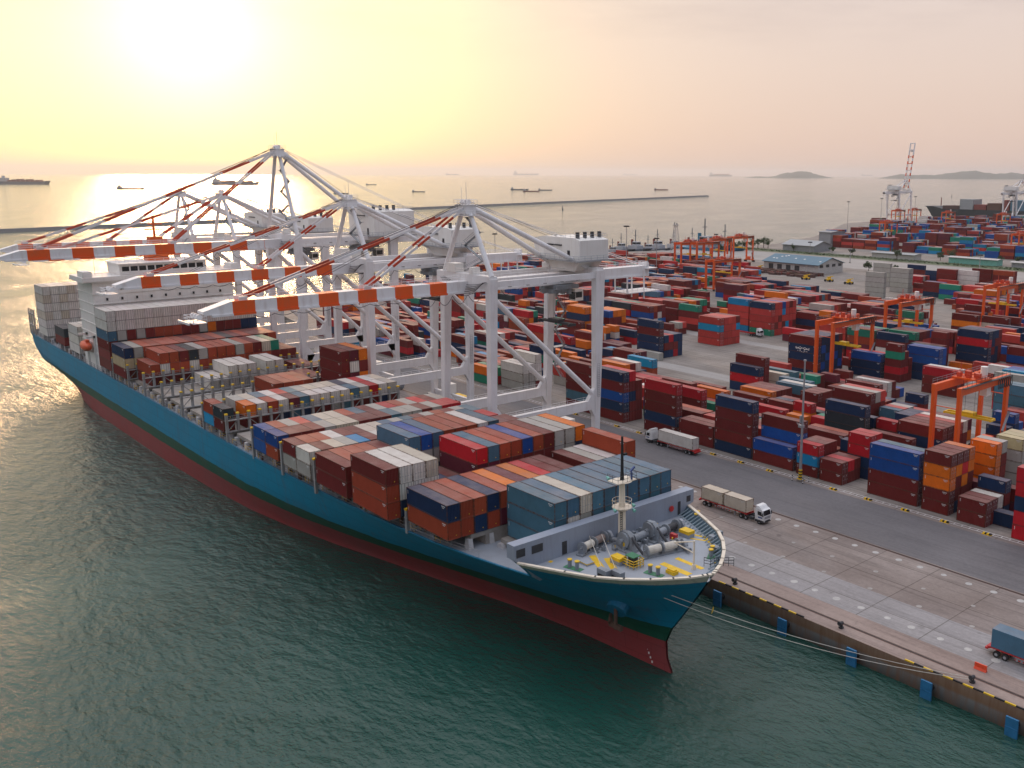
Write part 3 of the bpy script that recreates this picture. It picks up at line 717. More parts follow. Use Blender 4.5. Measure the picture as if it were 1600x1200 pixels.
# davit and stern frames
mb = MB()
for x in (-319.5, -311.0):
    mb.box(x-.4, x+.4, 70.6, 71.2, 10.6, 21.0); mb.box(x-.4, x+.4, 68.8, 71.2, 20.4, 21.0)
mb.box(-319.5, -311, 70.4, 70.9, 15.4, 15.9); mb.build('lifeboat_davit', 'house_white', SHIP)
mb = MB()
for x in (-399, -395.2, -391.2):
    mb.box(x, x+.5, 70.4, 70.9, 10.6, 20.2); mb.box(x, x+.5, 111.6, 112.1, 10.6, 20.2)
mb.box(-399, -391, 70.4, 70.9, 18.2, 18.8); mb.box(-399, -391, 70.4, 70.9, 14.2, 14.6); mb.box(-399, -398.4, 70.4, 112.1, 11, 12); mb.build('stern_frame', 'bridge_grey', SHIP)
mb = MB(); pr = []
for k in range(11):
    a = k/10; r_ = 1.65*math.sin(PI*min(1, max(0, a*.94+.03)))**.5; pr.append((-319+a*8.4, r_))
n = 12; P = [(x, 69.4+r_*math.cos(2*PI*i/n)*.85, 17.7+r_*math.sin(2*PI*i/n)) for x, r_ in pr for i in range(n)]
mb.add(P, [(k*n+i, k*n+(i+1) % n, (k+1)*n+(i+1) % n, (k+1)*n+i) for k in range(10) for i in range(n)]+[tuple(range(n)), tuple(range(10*n, 11*n))])
LB = thing('lifeboat', 'orange enclosed lifeboat hanging in white davits beside the ship accommodation', 'lifeboat', (-315, 69.4, 16))
mb.build('hull', 'lifeboat_orange', LB, smooth=True); mb = MB(); mb.box(-313.9, -312.2, 68.9, 69.9, 19, 19.75); mb.build('cabin', 'lifeboat_orange', LB)

# forecastle gear
def zf(px, py, z=13.3): p = atz(px, py, z); return p.x, p.y
FZ = 13.3
mx, my = -99.5, 91.3
mast = MB(); mast.tube((mx, my, FZ), (mx, my, 19.4), .62, 14, 0, .55); mast.tube((mx, my, 19.4), (mx, my, 23.6), .52, 14, 0, .42)
fm = mast.build('foremast', 'cream', SHIP)
mb = MB(); mb.tube((mx, my, 18.9), (mx, my, 19.5), .6, 14, 0, 1.55); mb.tube((mx, my, 19.5), (mx, my, 19.62), 1.55, 14); mb.build('platform', 'cream', fm); mb = MB(); mb.tube((mx, my, 23.2), (mx, my, 23.7), .5, 14, 0, 1.6); mb.box(mx-1.2, mx+1.2, my-1.9, my+1.9, 23.7, 23.82); mb.build('platform', 'cream', fm)
mb = MB()
mb.rail([(mx+1.5*math.cos(2*PI*i/12), my+1.5*math.sin(2*PI*i/12), 19.6) for i in range(13)], 1.1, .9, .035); mb.build('platform_rail', 'cream', fm)
mb = MB(); mb.rail([(mx-1.2, my-1.9, 23.8), (mx+1.2, my-1.9, 23.8), (mx+1.2, my+1.9, 23.8), (mx-1.2, my+1.9, 23.8)], 1.1, .9, .035); mb.build('platform_rail', 'dark_steel', fm)
mb = MB(); mb.tube((mx, my, 23.8), (mx, my, 25.2), .34, 8, 0, .24); mb.tube((mx, my, 25.2), (mx, my, 30.6), .24, 8, 0, .17); mb.box(mx-.2, mx+.2, my+.2, my+.9, 27.6, 27.9); mb.build('topmast', 'black_rubber', fm)
mb = MB(); mb.tube((mx+.8, my+1.2, 23.8), (mx+.8, my+1.2, 25), .16, 8); mb.beam((mx+.8, my+.9, 25.1), (mx+.8, my+1.8, 25.7), .25, .3); mb.build('radar_scanner', 'truck_blue', fm)
mb = MB()
for k in range(16): mb.box(mx+.5, mx+.62, my-.85, my-.45, 13.8+k*.36, 13.86+k*.36)
mb.beam((mx+.56, my-.86, 13.5), (mx+.56, my-.86, 19.3), .05, .05); mb.beam((mx+.56, my-.44, 13.5), (mx+.56, my-.44, 19.3), .05, .05); mb.build('ladder', 'dark_steel', fm)
mb = MB()
for a in ((mx+.2, my-1.9, 19.7), (mx+.2, my+1.9, 19.6), (mx+1.1, my+1.2, 19.2), (mx-.9, my-2.3, 24.6)): mb = MB(); mb.tube(a, (a[0]+.5, a[1], a[2]-.25), .16, 8, 0, .28); mb.build('flood_lamp', 'mint', fm)
def winch(cx, cy, drums, ang, big=False):
    """mooring winch: drums with rope between cheek plates on a common shaft, gearbox with a domed cover, motor, bed"""
    ca, sa = math.cos(ang), math.sin(ang)
    def T(mb):
        mb.v = [(cx+.82*(x*ca-y*sa), cy+.82*(x*sa+y*ca), .82*z+FZ) for x, y, z in mb.v]; return mb
    Lh = 1.15*len(drums)+1.0; mb = MB()
    mb.box(-.75, .75, -Lh-.9, Lh+.9, 0, .28); mb.tube((0, -Lh-.6, 1.35), (0, Lh+.6, 1.35), .16, 8)
    y = -Lh
    for d in range(len(drums)+1):
        yy = -Lh+d*2*Lh/len(drums)
        mb.tube((0, yy-.09, 1.35), (0, yy+.09, 1.35), 1.12, 18); mb.prism([(-.8, .2), (.8, .2), (.3, 1.7), (-.3, 1.7)], 'y', yy-.26, yy-.12)
    mb.tube((0, Lh+.5, 1.35), (0, Lh+1.0, 1.35), .45, 10, 0, .3)
    w = T(mb).build('mooring_winch', 'fitting_grey', SHIP)
    for d, m in enumerate(drums):
        y0 = -Lh+d*2*Lh/len(drums); mb = MB(); mb.tube((0, y0+.12, 1.35), (0, y0+2*Lh/len(drums)-.35, 1.35), .72, 16); T(mb).build('drum', m, w)
    mb = MB(); g = Lh+1.1; pr = [(-1.0, .2), (1.0, .2), (1.0, 1.2), (.6, 1.9), (0, 2.15), (-.6, 1.9), (-1.0, 1.2)]
    mb.prism(pr, 'y', g, g+.65); T(mb).build('gear_case', 'deck_grey', w)
    mb = MB(); mb.tube((1.1, g+.2, .7), (2.3, g+.2, .7), .42, 10); T(mb).build('motor', 'fitting_grey', w)
    return w
x, y = zf(927, 858); winch(x, y, ['rope', 'cope_concrete'], R(12))
x, y = zf(1034, 866); winch(x, y, ['rope', 'rope'], R(-14))
x, y = zf(1040, 838); winch(x, y, ['fitting_grey', 'dark_steel'], R(8))
x, y = zf(1000, 848); winch(x, y, ['fitting_grey'], R(4))
for px, py in ((1017, 842), (978, 858)):            # windlass wheels with their guards and chain
    x, y = zf(px, py); mb = MB()
    mb.prism([(-2.2, 0), (2.2, 0), (1.7, 1.0), (1.35, 2.3), (.6, 2.9), (-.6, 2.9), (-1.35, 2.3), (-1.7, 1.0)], 'y', -.35, .35); mb.tube((0, -.7, 1.55), (0, .7, 1.55), 1.25, 18); mb.tube((0, -1.3, 1.55), (0, 1.3, 1.55), .35, 10); mb.box(-.4, .4, .3, .5, .35, .8)
    mb.box(-1.9, 1.9, -1.2, 1.2, 0, .25)
    mb.v = [(x+a, y+b, c+FZ) for a, b, c in mb.v]; wl = mb.build('windlass', 'fitting_grey', SHIP)
    mb = MB(); mb.path([(x+1.2, y, FZ+2.2), (x+2.6, y+.1, FZ+1.0), (x+3.6, y+.2, FZ+.2)], .22, 6); mb.build('anchor_chain', 'dark_steel', wl)
for px, py in ((896, 888), (1022, 897), (1089, 812), (1112, 868)):     # pairs of bollards on green pads
    x, y = zf(px, py); mb = MB(); mc = MB(); ang = 0.25 if px < 1050 else -1.0
    mp = MB(); dx, dy = math.cos(ang), math.sin(ang)
    mp.beam((x-dx*1.5, y-dy*1.5, FZ+.03), (x+dx*1.5, y+dy*1.5, FZ+.03), 1.1, .05); mp.build('bollard_pad', 'green_mark', SHIP)
    for s in (-.65, .65):
        mb.tube((x+dx*s, y+dy*s, FZ), (x+dx*s, y+dy*s, FZ+1.15), .30, 10); mc.tube((x+dx*s, y+dy*s, FZ+1.15), (x+dx*s, y+dy*s, FZ+1.3), .38, 10)
    q = mb.build('deck_bollard', 'fitting_grey', SHIP); mc.build('bollard_cap', 'yellow', q)
mb = MB()                                            # yellow walkway paint on the deck
for a, b, w in (((925, 868), (942, 890), 1.0), ((948, 872), (962, 893), 1.0), ((1034, 880), (1078, 898), 1.1), ((1057, 872), (1098, 889), .8), ((1077, 834), (1104, 840), .5), ((1077, 841), (1104, 845), .4), ((1103, 839), (1113, 850), .9), ((1003, 868), (1014, 872), 1.0), ((858, 877), (863, 878), .7), ((1115, 878), (1122, 880), .5)):
    p = Vector((*zf(*a), FZ+.012)); q = Vector((*zf(*b), FZ+.012)); mb = MB(); mb.beam(p, q, w, .012); mb.build('deck_marking', 'yellow', SHIP)
x, y = zf(989, 884); mb = MB()                        # operator stand in a yellow cage
mb.rail([(x-1.2, y-1, FZ), (x+1.2, y-1, FZ), (x+1.2, y+1, FZ), (x-1.2, y+1, FZ), (x-1.2, y-1, FZ)], 1.2, .6, .07, 0, 3); cg = mb.build('control_cage', 'yellow', SHIP)
mb = MB(); mb.box(x-.6, x+.5, y-.4, y+.5, FZ, FZ+1.5); mb.build('control_stand', 'dark_steel', cg); mb = MB(); mb.box(x-1.0, x+.8, y-.7, y+.8, FZ+1.5, FZ+1.62); mb.build('canopy', 'green_mark', cg)
x, y = zf(1050, 896); mb = MB(); mb.box(x-.8, x+.8, y-.5, y+.5, FZ, FZ+.5); mb.box(x-.65, x+.65, y-.35, y+.35, FZ+.5, FZ+.7); mb.build('hatch_box', 'yellow', SHIP)
for (px, py), c in (((916, 880), 'deck_grey'), ((966, 880), 'breakwater_grey'), ((1073, 838), 'breakwater_grey')):
    x, y = zf(px, py); mb = MB(); mb.box(x-1.0, x+1.0, y-.7, y+.7, FZ, FZ+1.1 if px != 916 else FZ+.35); q = mb.build('equipment_box', c, SHIP)
    mb = MB(); mb.box(x-1.03, x+1.03, y-.73, y+.73, FZ+(.62 if px != 916 else .2), FZ+(1.12 if px != 916 else .3)); mb.build('box_band', 'yellow', q)
x, y = zf(1084, 889); mb = MB(); mb.tube((x, y, FZ), (x, y, FZ+.7), .4, 10, 0, .25); mb.tube((x, y, FZ+.7), (x, y, FZ+4.3), .14, 8); mb.tube((x, y, FZ+4.2), (x-2.9, y-1.1, FZ+3.5), .10, 6); mb.tube((x, y, FZ+2.4), (x-2.9, y-1.1, FZ+3.5), .09, 6); mb.build('stores_davit', 'cream', SHIP)
mb = MB(); a = Vector((*zf(1110, 886), FZ)); b = Vector((*zf(1122, 884), FZ)); mb.rail([a, b, b+Vector((1.6, 1.6, 0))], 1.3, .6, .05, 0, 3); mb.rail([Vector((*zf(1100, 884), FZ)), a], 1.3, .7, .05, 0, 3); mb.build('bow_rail', 'dark_steel', SHIP)
for i, (px, py) in enumerate(((944, 896), (966, 899))):   # roller fairleads at the port rail
    p = atz(px, py, 14.2); mb = MB(); mb.box(p.x-1.0, p.x+1.0, p.y-.5, p.y+.35, 13.2, 14.9); q = mb.build('fairlead', 'fitting_grey', SHIP)
    mb = MB(); mb.box(p.x-.7, p.x+.7, p.y-.56, p.y-.48, 13.4, 14.2); mb.build('roller_opening', 'black_rubber', q)
for px, py in ((1114, 845), (1122, 838), (1118, 862)):
    x, y = zf(px, py); mb = MB(); mb.box(x-.6, x+.6, y-.5, y+.5, FZ, FZ+.9); mb.build('fairlead', 'fitting_grey', SHIP)
# fire gear, valves and small pipes on the deck and the wall
mb = MB(); mb.tube((-102.3, 104.9, 15.1), (-102.2, 104.9, 15.1), .5, 12); mb.build('fire_reel', 'red_paint', SHIP)
mb = MB()
rn = random.Random(5)
for k in range(46):
    px = rn.uniform(905, 1060); py = 858+rn.uniform(-16, 14)-(px-905)*.16
    x, y = zf(px, py); h = rn.uniform(.4, 1.5); mb.tube((x, y, FZ), (x, y, FZ+h), rn.uniform(.06, .2), 6, rn.choice([0, 0, 0, 1])); mb.box(x-.3, x+.3, y-.2, y+.2, FZ, FZ+rn.uniform(.2, .8), 0)
mb.build('pipework', ['fitting_grey', 'yellow'], SHIP)
p = zf(1052, 844); mb = MB(); mb.box(p[0]-.5, p[0]+.7, p[1]-.3, p[1]+.3, FZ, FZ+1.1); mb.build('valve_chest', 'red_paint', SHIP)
# mooring ropes
def rope(name, label, pts, sag, r=.045, n=14):
    mb = MB(); P = []
    for (a, b), s in zip(zip(pts[:-1], pts[1:]), sag):
        a = Vector(a); b = Vector(b)
        P += [a+(b-a)*i/n-Vector((0, 0, 4*s*(i/n)*(1-i/n))) for i in range(n+1)]
    mb.path(P, r, 5); return tag(mb.build(name, 'rope'), label, 'mooring rope', 'mooring ropes at the bow')
d1 = zf(921, 856); d2 = zf(940, 853); f1 = atz(943, 894, 13.9); f2 = atz(965, 897, 13.9)
rope('mooring_rope', 'upper mooring rope from the port fairlead past the bow to the quay bollard', [(d2[0], d2[1], FZ+1.9), f2, (-54.4, 116.0, .7)], [0, 1.6])
rope('mooring_rope', 'lower mooring rope from the port fairlead past the bow to the quay bollard', [(d1[0], d1[1], FZ+1.9), f1, (-54.2, 115.7, .6)], [0, 2.2])

p = Vector((-54.4, 116.0, .7)); a = Vector(f2); c = a+(p-a)*.27-Vector((0, 0, 4*1.6*.27*.73)); d = (p-a).normalized()
mb = MB(); mb.tube(c, c+d*.08, .55, 14, 0, .4); tag(mb.build('rat_guard', 'yellow'), 'yellow disc threaded on the mooring rope beneath the bow', 'rat guard')
# ------------------------------------------------------------------ containers
CC = {'b': ((.165, .020, .019), 'maroon'), 'a': ((.36, .062, .028), 'rust-red'), 'r': ((.48, .014, .024), 'bright-red'), 'd': ((.13, .020, .035), 'dark-maroon'),
      'n': ((.011, .034, .092), 'navy'), 'u': ((.010, .075, .30), 'blue'), 'c': ((.010, .24, .45), 'light-blue'), 's': ((.075, .175, .245), 'slate-blue'),
      'g': ((.42, .41, .37), 'grey'), 'w': ((.70, .665, .61), 'white'), 'e': ((.60, .53, .43), 'cream'), 'o': ((.74, .17, .012), 'orange'),
      't': ((.02, .24, .15), 'green'), 'k': ((.030, .042, .052), 'charcoal'), 'p': ((.48, .050, .042), 'red'), 'y': ((.62, .52, .30), 'yellowish'), 'm': ((.16, .42, .36), 'mint')}
HT = {40: 2.88, 20: 2.60}; LN = {40: 12.19, 20: 6.06}; CW = 2.41
BOX = []
TI = {0: 'top tier', 1: 'second from top', 2: 'third from top', 3: 'fourth from top', 4: 'fifth from top', 5: 'sixth from top'}
def stack(x0, y0, z0, size, cols, door, phrase, pitch=2.5, kind='yard', h=None):
    """cols: one string per stack, each listing colours from the top box down; phrase(rank) gives the place words"""
    h = h or HT[size]; rank = 0
    for k, c in enumerate(cols):
        if not c: continue
        rank += 1
        for j, ch in enumerate(c):
            z = z0+(len(c)-1-j)*h
            t = TI[j] if j < len(c)-1 else ('bottom tier' if len(c) > 1 else 'on its own' if kind == 'yard' else 'single tier')
            BOX.append(dict(x=x0+random.uniform(-.05, .05), y=y0+k*pitch+.03+random.uniform(-.03, .03), z=z+.01, L=LN[size], H=h-.02, ch=ch, door=door(ch) if callable(door) else door, size=size,
                            t=t, lab=f"{CC[ch][1]} {'long' if size == 40 else 'short'} container, {t}, {phrase(rank)}", kind=kind))
PORT = 70.3
def bay(b, cols, size=40, y0=PORT, half_='', base=13.05, dx=0, door=None):
    xf = BAYS[b]+dx
    f = lambda r: f"{ORDS[r]} stack from port, {half_+', ' if half_ else ''}{ORDS[b]} bay from bow"
    stack(xf-LN[size], y0, base, size, cols, door or (lambda ch: ch in 'we'), f, kind='ship')
bay(1, 'sss sws egs sss sss sss sss sss sss sss'.split(), y0=82.6, base=12.0)
bay(2, ['na', 'aa', 'an', 'na', 'ad', 'ob', 'db', 'ob', 'rb', 'bb', 'bb', 't', 'bb', 'gb', 'wb', 'aab'], y0=72.8)
bay(3, ['baa', 'wwn', 'wwn', 'ewb', 'n', 'n', 'b', 'rdd', 'sdd', 'abb', 'abb', 'ubb', 'abb', 'bbb', 'ggb', 'ggb', 'onn'])
bay(4, ['bb', 'ab', 'ab', 'ab', 'bb', 'sgn', 'ugn', 'sgn', 'abb', 'abb', 'abb', 'wbb', 'sbb', 'sg', 'sb', 'db', 'bb'])
bay(5, ['wg', 'bb', 'eb', 'gb', 'cb', 'bb', 'wb', 'eb', 'wb', 'gb', 'sb', 'gb', 'gs', 'bb', 'rb', 'rr', 'rb'], 20, half_='fore half')
bay(5, ['bg', 'ab', 'ab', 'wb', 'bb', 'bb', 'eb', 'eb', 'sb', 'gb', 'sb', 'bb', 'gb', 'ab', 'bb', 'gb', 'sb'], 20, half_='aft half', dx=-6.2)
bay(6, ['ua', 'bb', 'bb', 'bb', 'gb', 'eb', 'eb', 'bb', 'bb', 'bb', 'sb', 'gb', 'gb', 'bb', 'gg', 'rb', 'rb'], 20, half_='fore half')
bay(6, ['uu', 'ab', 'gb', 'pb', 'sb', 'eb', 'eb', 'ab', 'sb', 'bb', 'gb', 'rb', 'ab', 'gb', 'rb', 'bb', 'gb'], 20, half_='aft half', dx=-6.2)
bay(8, ['kb', '', 'ob', 'wb', 'ab', 'wn', 'ds', 'sn', 'wb', 'wb', 'wg', 'ws', 'sb', 'gb', 'rb', 'wn', 'gb'], 20, half_='fore half')
bay(8, ['ac', '', 'gb', 'eb', 'sb', 'wb', 'pb', 'sb', 'gb', 'eb', 'eb', 'eb', 'nb', 'wb', 'rb', 'wb', 'eb'], 20, half_='aft half', dx=-6.2)
bay(9, ['']*7+['aa', 'aa', 'ab', 'ab', '', '', '', 'bbbb', 'dwdb', 'obob'])
bay(10, ['']*13+['b', 'b'])
bay(11, ['']*5+['w', 'w', 'ww', 'ww', 'ww', '', 'ww', 'ww', '', '', 'b', 'b'])
bay(12, ['', 'ab', 'awb', 'aab', 'bab', 'kwb', 'gab', 'aab', 'aab', 'aab', 'gab', 'aab', 'bab', 'eab', 'tbb', 'bb', 'bb'])
bay(13, ['nyb', 'gyb', 'aab', 'aab', 'aab', 'aab', 'aab', 'bab', 'aab', 'bab', 'aab', 'kab', 'bab', 'aab', 'bbb', 'bbb', 'aab'])
rr = random.Random(3)
bay(14, ['ww'+('s' if k == 0 else 'n' if k > 14 else rr.choice('abaogb'))+('n' if k > 14 else rr.choice('bak'))+'bb' for k in range(17)], door=lambda ch: ch == 'w')
bay(15, ['www', 'wwe', 'ww']+['']*11+['wwb', 'wwb', 'wwb'])
bay(16, ['kb', 'kn', 'bk', '', 'nb', 'ab', '', '', 'bb', 'ab', 'bb', 'kb', 'nb', 'bb', 'ab', 'bb', 'bb'])
bay(17, [''.join(rr.choice('wwwwwe') for _ in range(6)) for k in range(17)])

# the yard: the pixel of the near top corner of a block's first stack fixes where it stands
YARD = [
 ('A', 933.3, 573.5, 40, 'nbunb/rbnbb/bbbb', 'tall block right of front crane leg', -201.0, 173.5),
 ('A0', 884.5, 574, 40, 'bbbsb/pbbb/gbbb/pbbb/gbbs', 'block behind front crane leg', -214.2, 173.5),
 ('B', 1006.8, 590.8, 40, 'rbbnb', 'tall stack left of white-cab truck', None, 173.5),
 ('B1', 1034.5, 590, 40, 'bbb', 'row behind tall red-topped stack', None, None),
 ('B2', 1081, 596, 40, 'bb', 'lone stack at edge of open paving', None, None),
 ('B3', 1048, 600, 40, 'rbb', 'stack right behind tall red-topped stack', None, None),
 ('Bl', 1058.5, 652, 40, 'bb/bb', 'low block behind truck trailer', -166.9, 173.5),
 ('C', 1117.3, 616.8, 40, 'nbbbn', 'tall navy-topped stack behind truck', -154.2, 173.5),
 ('D', 1176.5, 683.8, 40, 'ub', 'low blue stack along road line', -141.6, 173.5),
 ('D1', 1190.8, 644.8, 40, 'bubb', 'stack behind low blue stack', -141.4, 176.2),
 ('E', 1242.7, 688.5, 20, 'rcb/bbb/bbb', 'block behind near lamp mast', -128.2, 173.3),
 ('F', 1277.5, 713.3, 20, 'bb/rb/bb', 'low block right of near lamp mast', -121.6, 173.3),
 ('F1', 1321.8, 668.3, 20, 'rrnn/rrnn', 'red block behind near lamp mast', -119.6, 181.2),
 ('G', 1357.5, 692.2, 40, 'uubb/sbbb', 'blue-topped block on road line', -108.9, 173.5),
 ('H', 1440, 702.5, 20, 'boobb/bobbn/brobn/oobbb', 'tall maroon and orange block', -95.6, 173.3),
 ('I', 1480.8, 767.5, 20, 'bb/bb/wb', 'low block right of orange-banded block', -87.2, 172.6),
 ('I2', 1511.7, 738, 20, 'nbn', 'behind low maroon block at right', -87.2, 180.6),
 ('I3', 1535.8, 793.3, 40, 'n', 'dark box beside tall red stack', -88+5.2, 175.9),
 ('J', 1580.6, 735.2, 40, 'rrnrr', 'tall red stack at right edge', -75.2, 171.6),
 ('K', 1516, 685.8, 20, 'ooooo/gbbbb', 'tall orange stack near right edge', None, None),
 ('L', 1557, 679, 20, 'ygggg/ygggg/yeggg', 'yellow-topped grey block at right', None, None),
 ('M', 1552, 642, 20, 'unn/un', 'blue block behind nearest yard crane', None, None),
 ('M2', 1541, 661.8, 20, 'nb', 'navy stack right of nearest yard crane', None, None),
 ('N', 1403.5, 655.8, 40, 'bnb/bbb/bbb/pbb/wbb', 'block at feet of nearest yard crane', None, None),
 ('O', 1376.5, 651.3, 20, 'rbb', 'red stack left of nearest yard crane', -127.4, 205.4),
 ('P', 1289.5, 623.3, 40, 'nkkb', 'long dark block behind near lamp mast', None, None),
 ('P2', 1300.8, 604.5, 40, 'bbbb/gbbb/pbbb', 'block behind long dark stack', None, None),
 ('Q', 1343.5, 644, 20, 'nkb', 'short dark stack beyond white tractor', -133.9, 204.8),
 ('R', 1360.8, 624.8, 20, 'sbb/pbb/gbb', 'slate-topped block facing open paving', -133.7, 216.5),
 ('R2', 1387.8, 634.5, 20, 'nbb/nbb/nbb', 'navy-topped block facing open paving', -127.2, 214.0),
 ('S', 1414.8, 613, 20, 'nbb', 'navy stack alone by open paving', None, None),
 ('T', 1156, 602.8, 40, 'on/bb/bb/bb', 'orange-fronted block mid yard', None, None),
 ('U', 1210.3, 621.5, 20, 'nb/bb', 'short navy stack right of orange box', None, None),
 ('V', 1239.5, 626, 20, 'rob', 'red over orange stack by lamp mast', None, None),
 ('W', 1250.8, 610, 20, 'bbb/bbb/bbb', 'maroon block right of lamp mast', None, None),
 ('X', 1180, 576.5, 40, 'ee', 'cream stack mid yard', None, None),
 ('X1', 1196, 573.5, 40, 'sb', 'slate stack behind cream stack', None, None),
 ('X2', 1203.5, 585.5, 40, 'sn', 'slate stack before cream stack', -181.8, 234.7),
 ('X3', 1140.5, 566.8, 40, 'nrn', 'navy and red stack beside open paving', -197.5, 229.0),
 ('X4', 1149.5, 551.8, 40, 'bbbb', 'tall maroon stack beside open paving', None, None),
 ('X5', 1251.5, 584, 20, 'tb/bb', 'green-topped block by emblem block', None, None),
 ('EM', 1232.5, 521.4, 40, 'bnnbn/nunun/nnunn/nnunu/nnunn/bnnun', 'block with white emblem', None, None),
 ('Z', 1312, 548.8, 40, 'unn/rbr', 'blue block right of emblem block', -184.4, 278.5),
 ('AA', 1368.4, 526.8, 20, 'btbrb/bbrb/bbb', 'mixed block with green second tier', -170.6, 278.3),
 ('AB', 1410, 538.8, 40, 'uunn/uunn', 'large blue block mid right yard', -168, 287.6),
 ('AC', 1441.9, 571.3, 40, 'rbb/wbb', 'crimson-topped block behind yard crane', None, None),
 ('AD', 1475, 513.8, 20, 'bbbbb', 'tall maroon tower mid right yard', -173, 312.4),
 ('AE', 1496.3, 512.5, 40, 'nrnnb/nnbnb/nbnnn/bbbbb', 'block with red second tier', None, None),
 ('AF', 1487.5, 488.8, 40, 'bob', 'maroon over orange, far right yard', None, None),
 ('AG', 1534, 493, 40, 'beb', 'maroon over cream, far right yard', None, None),
 ('AI', 1554, 597, 40, 'ssss/ssss', 'slate wall behind nearest yard crane', None, None),
 ('AJ', 1575, 480, 40, 'bnn', 'far stack near right edge', None, None),
 ('AK', 1574, 541, 40, 'bub/bbb', 'stack with blue middle near right edge', None, None),
 ('o1', 885, 476.3, 40, 'onoob/oboob/bobob', 'orange block beyond front crane', None, None),
 ('o2', 870, 471, 20, 'bobob/obbob/obobb', 'left end of orange block', None, None),
 ('o3', 922.5, 482, 40, 'ubbb/obob/obbb/oobb', 'blue-topped block behind crane leg', -308.2, 263.7),
 ('n1', 995.6, 497, 40, 'nbnnn', 'tall navy stack beside open paving', None, None),
 ('n1b', 1008, 505, 40, 'nbn/rbn/nbr/nnn', 'short rows behind tall navy stack', -260.6, 249.6),
 ('n2', 960.6, 512, 40, 'nr', 'navy over red beside open paving', None, None),
 ('n3', 946, 511, 20, 'bn', 'small stack left of navy over red', -295, 260.4),
 ('q1', 897, 516, 40, 'bob/obo', 'maroon and orange stack beside crane leg', None, None),
 ('q2', 886, 528, 40, 'ob', 'orange-topped stack before crane leg', None, None),
 ('q3', 875, 541, 40, 'nb', 'navy stack left of crane leg', None, None),
 ('gs', 994.4, 545.6, 40, 'g', 'lone on open paving', None, None),
 ('t1', 952.5, 468.8, 40, 'tbb', 'green stack behind girder end', None, None),
 ('t2', 975, 474, 40, 'rbb/rbb/gub/gnb', 'red-fronted block below girder end', None, None),
 ('r1', 1091, 492.6, 40, 'pcpp/pppp/pppp/pppp/bcpp', 'red block with light blue second tier', None, None),
 ('r2', 1137.4, 464.7, 40, 'cpppc/ppppp/ppppb', 'left end of largest red block', None, None),
 ('r3', 1171.8, 470, 40, 'npppt/pppbp/ppbpp/ucpbp/pppcp/bpprp/pppbp', 'right end of largest red block', None, None),
 ('or', 1194.4, 454.6, 40, 'obbbb', 'orange box on top of far block', None, None),
 ('g1', 1365, 410, 40, 'ggggg', 'back stack of far pale wall', None, None),
 ('g2', 1392, 418, 40, 'ggggg/ggggg', 'right part of far pale wall', None, None),
 ('g3', 1353, 424, 40, 'ggggg', 'front stack of far pale wall', None, None),
 ('g4', 1418, 413, 40, 'nbnn', 'far navy stack by pale road', None, None),
 ('g5', 1446, 422, 40, 'nnnn', 'far navy stack right of pale wall', None, None),
 ('g6', 1464, 419.6, 40, 'bbbbb/bbbbb', 'far maroon wall', None, None),
 ('g7', 1497, 421.7, 40, 'wwwww', 'far white tower before maroon wall', None, None),
 ('g8', 1519, 419, 40, 'bbbbb', 'far maroon stack behind white tower', None, None),
 ('g9', 1552, 422, 40, 'abbbb/bbbbb', 'far maroon wall at right edge', None, None),
 ('w1', 791, 548, 40, 'wwwb', 'white tower between crane legs', -250.9, 180.8),
 ('w2', 781.6, 563, 40, 'wgg/wgg', 'white block between crane legs', -250.8, 175.6),
 ('og', 740.6, 572, 40, 'ot/tr', 'orange over green between crane legs', -265, 173.3),
]
FOOT = []; ANCH = []
for nm, px, py, size, c, ph, fx, fy in YARD:
    cols = c.split('/'); p = atz(px, py, HT[size]*len(cols[0]))
    x = p.x if fx is None else fx; y = p.y if fy is None else fy
    stack(x, y, 0, size, cols, True, lambda r, ph=ph, n=len(cols): (f"{ORDS[r]} row back, " if n > 1 else '')+ph)
    FOOT.append((x, x+LN[size], y, y+2.5*len(cols))); ANCH.append((x+LN[size]/2, y+1.25*len(cols), ph))
# the rest of the yard: blocks under the yard cranes, kept clear of the open paving the photograph shows
def inside(p, poly):
    r_ = False; j = len(poly)-1
    for i in range(len(poly)):
        (xi, yi), (xj, yj) = poly[i], poly[j]
        if (yi > p[1]) != (yj > p[1]) and p[0] < (xj-xi)*(p[1]-yi)/(yj-yi)+xi: r_ = not r_
        j = i
    return r_
OPEN = [[(1092, 452), (1128, 446), (1130, 470), (1092, 475)], [(985, 540), (1060, 525), (1150, 505), (1240, 525), (1240, 560), (1150, 560), (1140, 600), (1100, 592), (1030, 585), (985, 575)],
        [(1330, 590), (1450, 575), (1560, 612), (1580, 680), (1530, 660), (1440, 640), (1400, 610), (1330, 608)],
        [(1430, 462), (1490, 470), (1500, 500), (1440, 520), (1425, 500)],
        [(1165, 415), (1340, 415), (1420, 440), (1420, 480), (1180, 436), (1165, 425)], [(650, 575), (720, 560), (735, 600), (700, 640), (640, 620)], [(790, 640), (880, 575), (885, 640), (850, 680)],
        [(1310, 668), (1350, 660), (1355, 690), (1318, 700)]]
fr = random.Random(21)
WT = 'bbbbbbbbbaaarrrppppnnnnuuooddstgwckt'
BANDS = [(173.6, 9, 3), (200.5, 9, 3), (228.4, 3, 3), (247, 6, 3), (262, 9, 4), (287, 4, 4), (304.5, 8, 4), (340, 9, 4), (364, 9, 4), (389, 9, 3), (413, 7, 3), (432, 8, 3), (455, 9, 3), (480, 8, 3), (506, 8, 3)]
def cxat(y):       # the shore end of the yard at this depth
    return interp([(173, -395), (222, -485), (285, -512), (345, -535), (430, -592), (540, -612)], y)
XE = {15: 0}
